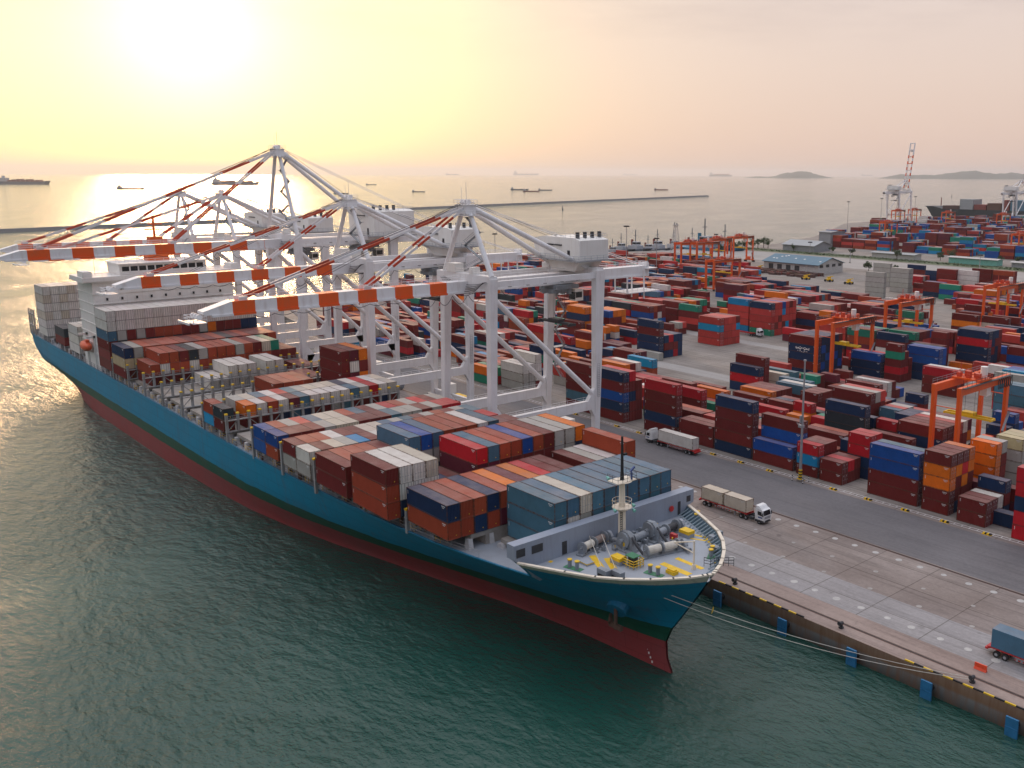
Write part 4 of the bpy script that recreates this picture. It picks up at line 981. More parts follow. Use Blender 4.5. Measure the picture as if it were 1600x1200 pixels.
for bi, (yb, nr, hm) in enumerate(BANDS):
    x = -62.0; bn = 0
    while x > cxat(yb)+14:
        x -= 12.9; bn += 1; prev = fr.randint(1, hm)
        sz = 20 if fr.random() < .18 else 40
        for r_ in range(nr):
            y = yb+r_*2.5
            for sub in ([0, 1] if sz == 20 else [0]):
                xx = x+sub*6.3; Lc = LN[sz]
                if any(a-.4 < xx+Lc and b+.4 > xx and c-.2 < y+2.44 and d+.2 > y for a, b, c, d in FOOT): continue
                q = proj((xx+Lc/2, y+1.2, 0)); q2 = proj((xx+Lc, y, 0)); q3 = proj((xx, y, 6))
                if q[0] < 380 or q[0] > 1660 or any(inside(k, P) for k in (q, q2, q3) for P in OPEN): continue
                if 1165 < q[0] < 1440 and q[1] < 432: continue
                if q[0] < 1010 and q[1] < 405: continue
                if y < 200 and x > -300 and x < -215: hmax = 2
                elif y < 235: hmax = 3 if x < -215 else 2
                else: hmax = hm
                n = max(0, min(hmax, prev+fr.choice([-1, 0, 0, 0, 0, 1]))); prev = max(1, n)
                if fr.random() < .10: n = 0
                if n: stack(xx, y, 0, sz, [''.join(fr.choice(WT) if fr.random() < .85 else 'b' for _ in range(n))], True, lambda r, a=bi, b_=bn, s=r_: f"{ORDS[min(s+1,20)]} row of far bay {b_}, band {a+1}", kind='fill')
# far terminal beyond the port road
for bi, yb in enumerate((770, 800, 832, 866, 902, 940, 980, 1022, 1066, 1112, 1160, 1210, 1262, 1316, 1372)):
    for bn in range(34):
        x = -250-bn*13.2
        if x < interp([(760, -560), (880, -600), (980, -650), (1150, -745), (1400, -780)], yb): break
        if fr.random() < .12: continue
        n0 = fr.randint(2, 5 if yb > 790 else 4)
        for r_ in range(7):
            q = proj((x, yb, 0))
            if q[0] > 1640: break
            n = max(0, n0+fr.choice([-1, 0, 0, 0])); wt = fr.choice(['bbbpaad', 'bbbbadp', 'uuccn', 'bbpuc', 'ttcu', 'bbbad', 'gwbb'])
            if n: stack(x, yb+r_*2.6, 0, 40, [''.join(fr.choice(wt) for _ in range(n))], True, lambda r: 'far terminal', kind='far')
SPB = []
# boxes riding on lorries, and the deck load of the far ship
def loose(x, y, z, size, ch, lab, door=True): BOX.append(dict(x=x, y=y, z=z, L=LN[size], H=HT[size]-.02, ch=ch, door=door, size=size, lab=lab, kind='force'))
loose(-166.2, 165.1, 1.42, 40, 'w', 'white long refrigerated container on trailer driving away along the yard road')
loose(-128.6, 140.9, 1.42, 20, 'e', 'cream short container at rear of red trailer beside the bow', False)
loose(-122.3, 140.9, 1.42, 20, 'e', 'cream short container behind cab of truck beside the bow', False)
loose(-56.3, 125.0, 1.42, 40, 's', 'slate container on red trailer cut by right edge of quay', False)

# which boxes show, and how large: rays from the camera on a grid
V = []; Fq = []
for i, b in enumerate(BOX):
    o = len(V); x0, y0, z0, x1, y1, z1 = b['x'], b['y'], b['z'], b['x']+b['L'], b['y']+CW, b['z']+b['H']
    V += [(x0, y0, z0), (x1, y0, z0), (x1, y1, z0), (x0, y1, z0), (x0, y0, z1), (x1, y0, z1), (x1, y1, z1), (x0, y1, z1)]
    Fq += [(o, o+3, o+2, o+1), (o+4, o+5, o+6, o+7), (o, o+1, o+5, o+4), (o+1, o+2, o+6, o+5), (o+2, o+3, o+7, o+6), (o+3, o, o+4, o+7)]
o = len(V); V += [(-325, 71, 10), (-308, 71, 10), (-308, 112, 10), (-325, 112, 10), (-325, 71, 39), (-308, 71, 39), (-308, 112, 39), (-325, 112, 39), (-3000, -500, -.05), (500, -500, -.05), (500, 3000, -.05), (-3000, 3000, -.05)]
Fq += [(o+4, o+5, o+6, o+7), (o, o+1, o+5, o+4), (o+1, o+2, o+6, o+5), (o+8, o+9, o+10, o+11)]
bvh = BVHTree.FromPolygons(V, Fq)
hits = [0]*len(BOX)
GX, GY = 520, 390
for iy in range(int(GY*.24), int(GY*.75)):
    for ix in range(GX):
        d = ray((ix+.5)*1600/GX, (iy+.5)*1200/GY)
        l, n_, idx, ds = bvh.ray_cast(CAM, d)
        if idx is not None and idx < 6*len(BOX): hits[idx//6] += 1
for i, b in enumerate(BOX): b['hit'] = hits[i]
order = sorted(range(len(BOX)), key=lambda i: -(hits[i]+(1e6 if BOX[i]['kind'] == 'force' else 0)))
IND = set(i for i in order[:300] if hits[i] > 0)
# a box of the general yard is told by the nearest block that has a look of its own
REL = {}
for i in IND:
    b = BOX[i]
    if b['kind'] not in ('fill', 'far'): continue
    cx, cy = b['x']+b['L']/2, b['y']+1.2
    d, ax_, ay_, ph = min(((cx-a)**2+(cy-c)**2, a, c, q) for a, c, q in ANCH)
    dx, dy = cx-ax_, cy-ay_
    rel = ('beyond' if dy > 0 else 'before') if abs(dy) > abs(dx) else ('right of' if dx > 0 else 'left of')
    REL.setdefault((ph, rel), []).append((d, round(cx, 0), round(cy, 0), i))
for (ph, rel), l in REL.items():
    spots = []
    for d, x, y, i in sorted(l):
        if (x, y) not in spots: spots.append((x, y))
        b = BOX[i]; b['lab'] = f"{CC[b['ch']][1]} container, {b['t']}, {ORDS[min(20, spots.index((x, y))+1)]} stack {rel} {ph}"

def body_mesh(size):
    Lc, H, mb = LN[size], HT[size]-.02, MB(); d = .045; p = .278; n = int((Lc-.30)/p)
    x0 = .15; st = (Lc-.30)/n
    for y, s in ((0, 1), (CW, -1)):                    # corrugated long sides
        P = []
        for i in range(n):
            a = x0+i*st
            P += [(a, y+s*.03), (a+st*.30, y+s*.03), (a+st*.5, y+s*(.03+d)), (a+st*.8, y+s*(.03+d))]
        P.append((Lc-.15, y+s*.03)); o = [(u, v, .16) for u, v in P]+[(u, v, H-.10) for u, v in P]; k = len(P)
        mb.add(o, [(i, i+1, k+i+1, k+i) if s > 0 else (i+1, i, k+i, k+i+1) for i in range(k-1)])
        mb.box(0, Lc, min(y, y+s*.1), max(y, y+s*.1), 0, .16, 3); mb.box(0, Lc, min(y, y+s*.1), max(y, y+s*.1), H-.10, H, 3)
        for x in (0, Lc-.15): mb.box(x, x+.15, min(y, y+s*.15), max(y, y+s*.15), .16, H-.10, 3)
    mb.add([(0.02, .08, H-.03), (Lc-.02, .08, H-.03), (Lc-.02, CW-.08, H-.03), (.02, CW-.08, H-.03)], [(0, 1, 2, 3)])
    for i in range(int(Lc/.6)): mb.box(.2+i*.6, .42+i*.6, .12, CW-.12, H-.032, H-.012)
    mb.box(0, .1, .1, CW-.1, .16, H-.1); mb.box(0, .14, .1, CW-.1, 0, .16); mb.box(Lc-.14, Lc, .1, CW-.1, 0, .16); mb.box(0, .14, .1, CW-.1, H-.1, H, 3); mb.box(Lc-.14, Lc, .1, CW-.1, H-.1, H, 3)
    for x in (-.012, Lc-.17):
        for y in (-.012, CW-.15):
            for z in (-.0, H-.125): mb.box(x, x+.182, y, y+.162, z, z+.125, 2)
    for i in range(7): mb.box(Lc-1.5+i*.15, Lc-1.40+i*.15, -.022, -.012, H-.42, H-.26, 1)
    for i in range(4): mb.box(Lc-1.3+i*.15, Lc-1.2+i*.15, -.022, -.012, H-.66, H-.54, 1)
    for i in range(5): mb.box(.45, .57, -.022, -.012, H-.95+i*.13, H-.86+i*.13, 1)
    return mb
PROTO = {}
def proto(size, door):
    k = (size, door)
    if k in PROTO: return PROTO[k]
    Lc, H = LN[size], HT[size]-.02
    b = body_mesh(size).build('shipping_container', ['container_paint', 'white_mark', 'rust_steel', 'container_edge'])
    if door:
        for y0 in (.16, CW/2+.01):
            w = CW/2-.17; mb = MB(); mb.box(Lc-.06, Lc-.01, y0, y0+w, .17, H-.11)
            for z in (.5, 1.05, 1.6, 2.1):
                if z < H-.3: mb.box(Lc-.01, Lc+.012, y0+.06, y0+w-.06, z, z+.30)
            for i in range(6): mb.box(Lc+.013, Lc+.017, y0+.55+.07*(i % 3), y0+.6+.07*(i % 3), H-.5-.2*(i//3), H-.38-.2*(i//3), 1)
            dr = mb.build('door', ['container_paint', 'white_mark'], b)
            mb = MB()
            for yy in (.22, .80): mb.tube((Lc+.035, y0+yy, .12), (Lc+.035, y0+yy, H-.07), .026, 5); mb.box(Lc+.02, Lc+.06, y0+yy-.05, y0+yy+.28, 1.12, 1.18)
            mb.build('locking_bar', 'lamp_grey', dr)
    else:
        mb = MB(); n = 8; st = (CW-.3)/n; P = []
        for i in range(n):
            a = .15+i*st; P += [(Lc-.03, a), (Lc-.03, a+st*.35), (Lc-.075, a+st*.5), (Lc-.075, a+st*.85)]
        P.append((Lc-.03, CW-.15)); q = len(P)
        mb.add([(u, v, .16) for u, v in P]+[(u, v, H-.1) for u, v in P], [(i, i+1, q+i+1, q+i) for i in range(q-1)])
        for z0, w in ((.5, .16),): mb.box(Lc-.028, Lc-.015, CW*.62, CW*.62+w, z0, z0+w, 1)
        mb.build('end_panel', ['container_paint', 'yellow'], b)
    PROTO[k] = [b, False]
    return PROTO[k]
def setcol(o, c):
    o.color = (*c, 1)
    for ch in o.children: setcol(ch, c)
seen_lab = {}
jr = random.Random(4)
rest = []
EMB = None
for i, b in enumerate(BOX):
    base = CC[b['ch']][0]; k = .05 if b['ch'] in 'weg' else .16; f = jr.uniform(1-k, 1+k); c = tuple(min(.9, x*f*jr.uniform(.98, 1.02) if k < .1 else x*f*jr.uniform(.94, 1.06)) for x in base)
    if i not in IND: rest.append((b, c)); continue
    pr = proto(b['size'], b['door'])
    if not pr[1]: o = pr[0]; pr[1] = True
    else: o = copy_tree(pr[0])
    o.location = (b['x'], b['y'], b['z']); setcol(o, c)
    lab = b['lab']
    tag(o, lab, 'container', 'shipping containers in stacks')
    seen_lab[lab] = seen_lab.get(lab, 0)+1
    if 'block with white emblem' in lab and b['ch'] == 'n' and EMB is None and 'first row back' in lab and 'second from top' in lab: EMB = o
mb = MB(); cols = []
for b, c in rest:
    x1 = b['x']+b['L']; y0 = b['y']; z0 = b['z']; z1 = z0+b['H']
    mb.box(b['x'], x1, y0, y0+CW, z0, z1); cols += [c]*6
    if b['hit'] < 1 or b['kind'] == 'far': continue
    e = tuple(x*.45+.01 for x in c)
    for k in (.22, .8, 1.45, 2.02) if b['door'] else (.0, 2.3): mb.box(x1, x1+.03, y0+k, y0+k+.10, z0+.05, z1-.05); cols += [e if b['ch'] in 'weg' else tuple(min(.6, x*1.2+.05) for x in c)]*6
    mb.box(b['x'], x1, y0-.02, y0, z0, z0+.13); mb.box(b['x'], x1, y0-.02, y0, z1-.1, z1); mb.box(x1, x1+.02, y0, y0+CW, z1-.1, z1); mb.box(x1, x1+.02, y0, y0+CW, z0, z0+.12); cols += [e]*24
o = mb.build('shipping_containers', 'container_paint_far')
ca = o.data.color_attributes.new('Col', 'FLOAT_COLOR', 'CORNER')
buf = []
for c in cols: buf += [c[0], c[1], c[2], 1.0]*4
ca.data.foreach_set('color', buf); tag(o, kind='stuff')
if EMB is not None:                                    # the white emblem on the navy boxes
    mb = MB(); ox, oy, oz = EMB.location
    def dia(x, z, w, h): mb.add([(ox+x-w, oy-.035, oz+z), (ox+x, oy-.035, oz+z-h), (ox+x+w, oy-.035, oz+z), (ox+x, oy-.035, oz+z+h), ], [(0, 1, 2, 3)])
    for s in (-1, 1):
        for x, z, w, h in ((.35, 1.45, .35, .28), (1.0, 1.1, .5, .25), (1.0, 1.75, .4, .16), (1.75, 1.35, .55, .3), (2.5, 1.2, .6, .22), (2.7, 1.6, .5, .12)): dia(6.1+s*x, z, w, h)
        for x, z in ((.4, .15), (1.1, .35), (1.9, .45), (.8, .62)): dia(6.1+s*x, z, .28, .14)
    ORG[EMB.name] = Vector(EMB.location); mb.build('emblem', 'white_mark', EMB)
from collections import Counter
print('LONG', [o['label'] for o in COL.objects if 'label' in o and len(o['label'].split()) > 16])
print('KINDS', Counter(b['kind'] for i, b in enumerate(BOX) if i in IND), 'visible', sum(h > 0 for h in hits))
print('CONTAINERS', len(BOX), 'individual', len(IND), 'dup labels', [k for k, v in seen_lab.items() if v > 1][:8], 'min hits', min(hits[i] for i in IND), 'fill inds', sum(1 for i in IND if BOX[i]['kind'] in ('fill', 'far')))
# ------------------------------------------------------------------ ship-to-shore cranes
YW, YL = 117.4, 148.4
def sts_crane(label, zb=42.7, span=9.6, outer=59.0, back=173.0, apex=62.5, boom_up=False, zsill=13.0, house=(143.6, 152.7, 48.7, 53.4), hx=(-8.6, 9.0), bm='boom_stripe'):
    """built with its middle at x = 0; the waterside legs stand on y = YW, the landside legs on y = YL"""
    t = thing('ship_to_shore_crane', label, 'crane', (0, 0, 0), 'ship to shore cranes on the quay')
    zt = zb+3.6; wm = 'crane_white'; off = -.8
    for sx_ in (-1, 1):
        for y in (YW, YL):
            mb = MB(); xb = sx_*(span+.4)-1.2; xt = sx_*(span-.4)+1.0
            kx = lambda z: xb+(xt-xb)*(z/zt)
            w0, w1 = (1.5, 2.0) if y == YW else (1.6, 2.7)
            mb.beam((kx(1.6), y, 1.6), (kx(zsill-1), y, zsill-1), 1.5, w0); mb.beam((kx(zsill-1), y, zsill-1), (kx(zt), y, zt), 1.5, w0, 0, 1.9, w1)
            mb.prism([(y+(1 if y == YW else -1)*.6, zsill+4.5), (y+(1 if y == YW else -1)*3.2, zsill+.9), (y+(1 if y == YW else -1)*.6, zsill-3.5)], 'x', kx(zsill)-.6, kx(zsill)+.6)
            lg = mb.build('leg', wm, t)
            mb = MB(); mb.box(kx(0)-3.4, kx(0)+3.4, y-.65, y+.65, 1.0, 2.1)
            for k in range(4):
                mb.box(kx(0)-3.3+k*1.75, kx(0)-2.0+k*1.75, y-.5, y+.5, .5, 1.2); mb.tube((kx(0)-2.65+k*1.75, y-.35, .45), (kx(0)-2.65+k*1.75, y+.35, .45), .38, 10)
            mb.build('bogie', 'fitting_grey', lg)
        kx = lambda z, s=sx_: (s*(span+.4)-1.2)+((s*(span-.4)+1.0)-(s*(span+.4)-1.2))*(z/zt)
        mb = MB(); mb.box(kx(zsill)-.6, kx(zsill)+.6, YW+.7, YL-.7, zsill-1.1, zsill+1.1); mb.box(kx(zsill)-.66, kx(zsill)+.66, YW+.7, YL-.7, zsill+1.1, zsill+1.16); mb.build('portal_beam', wm, t)
        mb = MB(); mb.tube((kx(zt-5)-.0, YW+.6, zt-4.5), (kx(zsill+3), YL-1.2, zsill+2.6), .62, 10); mb.build('diagonal_brace', wm, t)
        mb = MB(); mb.beam((kx(zt-1), YW+.8, zt-1.2), (kx(zt-1), YL-.8, zt-1.2), .9, 1.3); mb.build('top_beam', wm, t)
        mb = MB(); mb.rail([(kx(zsill), YW+1.5, zsill+1.16), (kx(zsill), YL-1.5, zsill+1.16)], 1.0, 2.4, .035); mb.build('guard_rail', wm, t)
    L0, L1 = -span+.2, span+.4
    for y, z0, z1 in ((YW, zt-2.4, zt+.6), (YL, zt-2.2, zt+.6)):
        mb = MB(); mb.box(L0-1.2, L1+.9, y-1.0, y+1.0, z0, z1); mb.build('cross_beam', wm, t)
    for y in (YL, YW): mb = MB(); mb.box(kxx(-1, span, zt, 3.2), kxx(1, span, zt, 3.2), y-.45, y+.45, 2.6, 4.0); mb.build('sill_beam', wm, t)
    # girder and boom: one box beam with a rail flange under it
    bx = 0.6; gw = 1.55
    def boxbeam(y0, y1, m, nm, taper=False):
        mb = MB(); zz = zb+.35
        if taper:
            mb.prism([(y0, zz+.25), (y0+.4, zz), (y1, zz), (y1, zb+2.6), (y0+5.2, zb+2.6), (y0, zz+.75)], 'x', bx-gw, bx+gw)
        else: mb.box(bx-gw, bx+gw, y0, y1, zz, zb+2.6)
        mb.box(bx-gw-.35, bx-gw+.25, y0+1.5 if taper else y0, y1, zb-.05, zb+.33); mb.box(bx+gw-.25, bx+gw+.35, y0+1.5 if taper else y0, y1, zb-.05, zb+.33)
        return mb.build(nm, m, t)
    g = boxbeam(YW+.9, back, wm, 'girder')
    mb = MB(); mb.rail([(bx-gw+.1, YW+1, zb+2.62), (bx-gw+.1, back, zb+2.62), (bx+gw-.1, back, zb+2.62), (bx+gw-.1, YW+1, zb+2.62)], 1.05, 3.0, .04); mb.build('guard_rail', wm, g)
    hinge = Vector((bx, YW+.4, zb+1.4))
    if boom_up:
        mb = MB()
        for s in (-1, 1): mb.box(bx+s*3.4-.5, bx+s*3.4+.5, outer-12, YW+.8, zb, zb+1.9)
        for k in range(8): mb.box(bx-3.4, bx+3.4, outer-12+k*9.6, outer-11.1+k*9.6, zb+.4, zb+1.4)
        bo = mb.build('boom', bm, t)
    else: bo = boxbeam(outer, YW+.8, bm, 'boom', True)
    mb = MB(); mb.rail([(bx-gw+.1, outer+5, zb+2.62), (bx-gw+.1, YW, zb+2.62)], 1.05, 3.0, .04); mb.rail([(bx+gw-.1, outer+5, zb+2.62), (bx+gw-.1, YW, zb+2.62)], 1.05, 3.0, .04); r1 = mb.build('guard_rail', wm, bo)
    mb = MB(); mb.box(bx-2.6, bx+2.6, outer-2.2, outer+.2, zb-.9, zb-.75); mb.box(bx-2.9, bx+2.9, outer-3.2, outer-2.9, zb-.9, zb-.5); mb.rail([(bx-2.6, outer+.2, zb-.75), (bx-2.6, outer-2.2, zb-.75), (bx+2.6, outer-2.2, zb-.75), (bx+2.6, outer+.2, zb-.75)], 1.1, 1.3, .05)
    for k in (-1.5, 0, 1.5): mb.tube((bx+k-.2, outer-.8, zb+.2), (bx+k+.2, outer-.8, zb+.2), .55, 12)
    tp = mb.build('tip_platform', wm, bo)
    # apex tower
    ax = .9
    for s in (-1, 1):
        mb = MB(); mb.tube((s*(span-.2)+.9, YW, zt+.5), (ax+s*1.3, YW, apex-1.5), .62, 10, 0, .5); mb.build('apex_leg', wm, t)
        mb = MB(); mb.tube((ax+s*1.1, YW+.4, apex-.8), (hx[0]+2 if s < 0 else hx[1]-2, YL-.5, zt+.3), .60, 10); mb.build('back_brace', wm, t)
    mb = MB(); mb.box(ax-2.1, ax+2.1, YW-1.3, YW+1.3, apex-2.4, apex-.4); mb.box(ax-3.0, ax+3.0, YW-2.0, YW+2.0, apex-2.75, apex-2.6); mb.box(ax-2.3, ax+2.3, YW-1.6, YW+1.6, apex-.4, apex-.3)
    mb.rail([(ax-3, YW-2, apex-2.6), (ax+3, YW-2, apex-2.6), (ax+3, YW+2, apex-2.6), (ax-3, YW+2, apex-2.6), (ax-3, YW-2, apex-2.6)], 1.1, 1.5, .045)
    mb.rail([(ax-2.3, YW-1.6, apex-.3), (ax+2.3, YW-1.6, apex-.3), (ax+2.3, YW+1.6, apex-.3), (ax-2.3, YW+1.6, apex-.3), (ax-2.3, YW-1.6, apex-.3)], 1.1, 1.2, .04)
    for k in (-1.2, 0, 1.2): mb.tube((ax+k-.2, YW, apex+.25), (ax+k+.2, YW, apex+.25), .55, 12)
    mb.tube((ax-1.5, YW, apex), (ax-1.5, YW, apex+3.4), .05, 4); mb.tube((ax+.4, YW, apex), (ax+.4, YW, apex+4.6), .06, 4)
    mb.build('apex_platform', 'crane_white', t)
    # zig-zag stair on the tower
    mb = MB(); zs = zt+.6; k = 0
    while zs < apex-4:
        a = .25+.55*(1-(zs-zt)/(apex-zt)); x0 = ax-span*a*.55; x1 = ax+span*a*.55
        if k % 2: x0, x1 = x1, x0
        mb.beam((x0, YW+1.7, zs), (x1, YW+1.7, zs+3.1), .7, .12); mb.beam((x0, YW+1.35, zs+1), (x1, YW+1.35, zs+4.1), .05, .05); mb.beam((x0, YW+2.05, zs+1), (x1, YW+2.05, zs+4.1), .05, .05); mb.box(min(x1, x1)-.7, x1+.7, YW+1.2, YW+2.2, zs+3.05, zs+3.15); zs += 3.1; k += 1
    mb.build('stairway', 'fitting_grey', t)
    # floodlights, leg ladder and pipes, lower platforms
    for s in (-1, 1):
        mb = MB()
        for k in range(5): mb.box(s*(span-1)-.35, s*(span-1)+.35, YW+6+k*5-.3, YW+6+k*5+.3, zt-2.3, zt-1.9)
        mb.beam((s*(span-1), YW+5, zt-1.85), (s*(span-1), YW+27, zt-1.85), .12, .1); mb.build('floodlight_bar', 'lamp_grey', t)
    mb = MB(); x_ = kxx(1, span, zt, 20)+.85
    for k in range(60): mb.box(x_, x_+.08, YL-.35, YL+.35, zsill+2+k*.46, zsill+2.06+k*.46)
    mb.beam((x_+.04, YL-.36, zsill+2), (x_+.04, YL-.36, zt-2), .06, .06); mb.beam((x_+.04, YL+.36, zsill+2), (x_+.04, YL+.36, zt-2), .06, .06); mb.build('ladder', 'lamp_grey', t)
    mb = MB()
    for k in range(6):
        z = zsill+2.5+k*4.6; xl = kxx(-1, span, zt, z); mb.beam((xl+1.2, YL+(1.2 if k % 2 else 4.2), z), (xl+1.2, YL+(4.2 if k % 2 else 1.2), z+4.6), .7, .12); mb.box(xl-.4, xl+1.8, YL+.8, YL+5, z+4.5, z+4.6); mb.rail([(xl+1.6, YL+(1.2 if k % 2 else 4.2), z), (xl+1.6, YL+(4.2 if k % 2 else 1.2), z+4.6)], 1.0, 1.2, .04)
    mb.build('stairway', 'lamp_grey', t)
    mb = MB()
    for k in range(9):
        P = [(bx-gw-.5-.3*(k % 3), YW+1+k*3.2+3.2*i/6, zb-.4-(.5+.35*(k % 4))*4*(i/6)*(1-i/6)) for i in range(7)]; mb.path(P, .07, 4); mb.build('slack_cable', 'dark_steel', t); mb = MB()
    for k in range(6):
        P = [(kxx(-1, span, zt, zt)+1+(2*span-2)*i/8, YW-1.2-.2*k, zt-.6-(1.2+.5*k)*4*(i/8)*(1-i/8)) for i in range(9)]; mb = MB(); mb.path(P, .06, 4); mb.build('slack_cable', 'dark_steel', t)
    mb = MB(); mb.box(-6, -2.5, YW-1.2, YW+1.2, zt+.62, zt+2.6); mb.box(3, 4.4, YW-1, YW+1, zt+.62, zt+2.2); mb.rail([(-span, YW-1, zt+.6), (span, YW-1, zt+.6)], 1.1, 1.8, .04); mb.build('electrical_house', 'house_white', t)
    # stays
    stays = []
    A = Vector((ax, YW-1, apex-1.0))
    for f, th in ((.13, .30), (.57, .30)):
        yy = outer+(YW-outer)*f
        for s in ((-1, 1) if f > .5 else (-1, 1)):
            p = A+Vector((s*1.2, 0, 0)); q = Vector((bx+s*1.1, yy, zb+3.0))
            mb = MB(); n = 8
            for i in range(n):
                a = p+(q-p)*(i/n); b = p+(q-p)*((i+1)/n); mb.beam(a, b, .22, .5, i % 2)
            st = mb.build('forestay', ['crane_white', 'yard_orange_red'], t); stays.append(st)
            mb = MB(); mb.box(q.x-.2, q.x+.2, yy-.8, yy+.8, zb+2.6, zb+3.4); mb.build('stay_lug', wm, bo)
    for s in (-1, 1):
        mb = MB(); mb.tube(A+Vector((s*1.2, 2, .8)), (bx+s*1.2, back-1.5, zb+2.8), .09, 5); mb.build('backstay', 'crane_white', t)
        mb = MB()
        for k in range(2): mb.tube(A+Vector((s*.6, .2, .9+k*.3)), (bx+s*.9, outer+8+k*9, zb+3.0), .045, 4)
        mb.build('hoist_rope', 'dark_steel', t)
        mb = MB(); mb.tube((ax+s*.7, YW+1, apex+.2), (hx[0]+5+s*2, house[0]+3, house[3]), .05, 4); mb.build('boom_rope', 'dark_steel', t)
    # machinery house
    hy0, hy1, hz0, hz1 = house
    mb = MB(); mb.prism([(hx[0], hz0), (hx[1], hz0), (hx[1], hz1), (hx[1]-2.4, hz1+.55), (hx[0]+4, hz1+.55), (hx[0], hz1)], 'y', hy0, hy1); hs_ = mb.build('machinery_house', 'house_white', t)
    mb = MB(); mb.prism([(hx[0]-1.2, hz0-.3), (hx[1]+1.2, hz0-.3), (hx[1]+1.2, hz0), (hx[0]-1.2, hz0)], 'y', hy0-1.3, hy1+1.2); mb.rail([(hx[0]-1.2, hy0-1.3, hz0), (hx[1]+1.2, hy0-1.3, hz0), (hx[1]+1.2, hy1+1.2, hz0)], 1.1, 1.8, .04); mb.build('walkway', 'lamp_grey', hs_)
    mb = MB(); mb.box(hx[1]-4.6, hx[1]-3.6, hy0-.06, hy0+.02, hz0+.1, hz0+2.2); d_ = mb.build('door', 'dark_steel', hs_)
    mb = MB(); mb.box(hx[1]-4.4, hx[1]-3.9, hy0-.09, hy0-.05, hz0+1.2, hz0+1.9); mb.build('pane', 'glass_dark', d_)
    for k in range(2): mb = MB(); mb.box(hx[0]+5.4+k*3.0, hx[0]+7.9+k*3.0, hy0-.35, hy0+.01, hz1-1.5, hz1-1.2); mb.build('louvre', 'dark_steel', hs_)
    for k in range(4): mb = MB(); mb.tube((hx[1]-2.2-.0, hy0+1.2+k*2.3, hz1+.1), (hx[1]-2.2, hy0+1.2+k*2.3, hz1+1.9), .5, 10); mb.build('roof_vent', 'dark_steel', hs_)
    mb = MB(); mb.rail([(hx[0]+5, hy0+.2, hz1+.55), (hx[1]-.2, hy0+.2, hz1+.3), (hx[1]-.2, hy1-.2, hz1+.3), (hx[0]+5, hy1-.2, hz1+.55)], 1.1, 1.6, .035); mb.build('roof_rail', 'lamp_grey', hs_)
    mb = MB(); mb.prism([(hx[0]+3.5, hz0-.3), (hx[1]-1, hz0-.3), (hx[1]-3.2, zt-.5), (hx[0]+6, zt-.5)], 'y', hy0+1, hy1-1); mb.build('house_base', 'house_white', t)
    # trolley with the driver's cab and spreader
    ty = 144.0; mb = MB(); mb.box(bx-3.4, bx+3.4, ty-3.5, ty+3.5, zb-1.2, zb-.2); mb.box(bx-2.6, bx+2.6, ty-4.2, ty+2, zb-2.1, zb-1.2)
    for k in range(5): mb.box(bx-3.2+k*1.3, bx-2.4+k*1.3, ty-3+k*.9, ty-2+k*.9, zb-2.6, zb-.4)
    tr = mb.build('trolley', 'fitting_grey', t)
    mb = MB(); mb.box(bx+1.0, bx+3.2, ty+2.4, ty+5.0, zb-4.4, zb-1.6); cb = mb.build('driver_cab', 'house_white', tr)
    mb = MB(); mb.box(bx+.95, bx+3.25, ty+2.33, ty+2.40, zb-4.0, zb-2.2); mb.box(bx+3.2, bx+3.26, ty+2.6, ty+4.6, zb-3.6, zb-2.2); mb.build('window', 'glass_dark', cb)
    mb = MB(); sp = zb-9.5
    for k in (-1, 1):
        for j in (-1, 1): mb.tube((bx+k*2.0, ty-1+j*1.0, zb-1.2), (bx+k*2.2, ty-1+j*.9, sp+.6), .04, 4)
    mb.build('hoist_rope', 'dark_steel', tr)
    mb = MB(); mb.box(bx-6.0, bx+6.0, ty-1.6, ty-1.2, sp-.3, sp+.2); mb.box(bx-6.0, bx+6.0, ty-.8, ty-.4, sp-.3, sp+.2); mb.box(bx-6.1, bx-5.7, ty-2.2, ty+.2, sp-.5, sp+.1); mb.box(bx+5.7, bx+6.1, ty-2.2, ty+.2, sp-.5, sp+.1); mb.box(bx-2, bx+2, ty-2, ty, sp+.2, sp+.8); mb.build('spreader', 'dark_steel', tr)
    mb = MB()
    for k in range(13):
        y0 = outer+9+k*4.0; P = []
        for i in range(7): P.append((bx+gw+.7, y0+4.0*i/6, zb-.3-2.0*math.sin(PI*i/6)*(1 if k > 7 else .25)))
        mb.path(P, .06, 4)
    mb.build('festoon_cable', 'dark_steel', bo)
    # cable reel and power house on the waterside portal
    xr = kxx(-1, span, zt, zsill)+3.0
    mb = MB(); mb.tube((xr+1, YW+3.4, zsill-6.8), (xr+1, YW+3.9, zsill-6.8), 1.7, 20)
    for k in range(26): a = 2*PI*k/26; mb.beam((xr+1+1.6*math.cos(a), YW+3.65, zsill-6.8+1.6*math.sin(a)), (xr+1+3.3*math.cos(a), YW+3.65, zsill-6.8+3.3*math.sin(a)), .10, .14)
    mb.tube((xr+1, YW+1, zsill-6.8), (xr+1, YW+3.4, zsill-6.8), .4, 8); mb.box(xr-.2, xr+2.2, YW-.4, YW+3, 4, zsill-6.2); mb.build('cable_reel', 'fitting_grey', t)
    mb = MB(); xs = kxx(-1, span, zt, 8); mb.box(xs+6, xs+10, YL-1.4, YL+1.4, 4.05, 6.9); mb.build('electric_cabinet', 'house_white', t)
    mb = MB(); mb.box(bx-2.5, bx+2.5, back-1.5, back+2.4, zb+1.8, zb+2.0); mb.box(bx-gw-.2, bx+gw+.2, back-.6, back, zb-.2, zb+3.4); mb.box(bx-2.5, bx-2.2, back-2.5, back-2.2, zb-6.0, zb+1.8); mb.box(bx+2.2, bx+2.5, back-2.5, back-2.2, zb-6, zb+1.8)
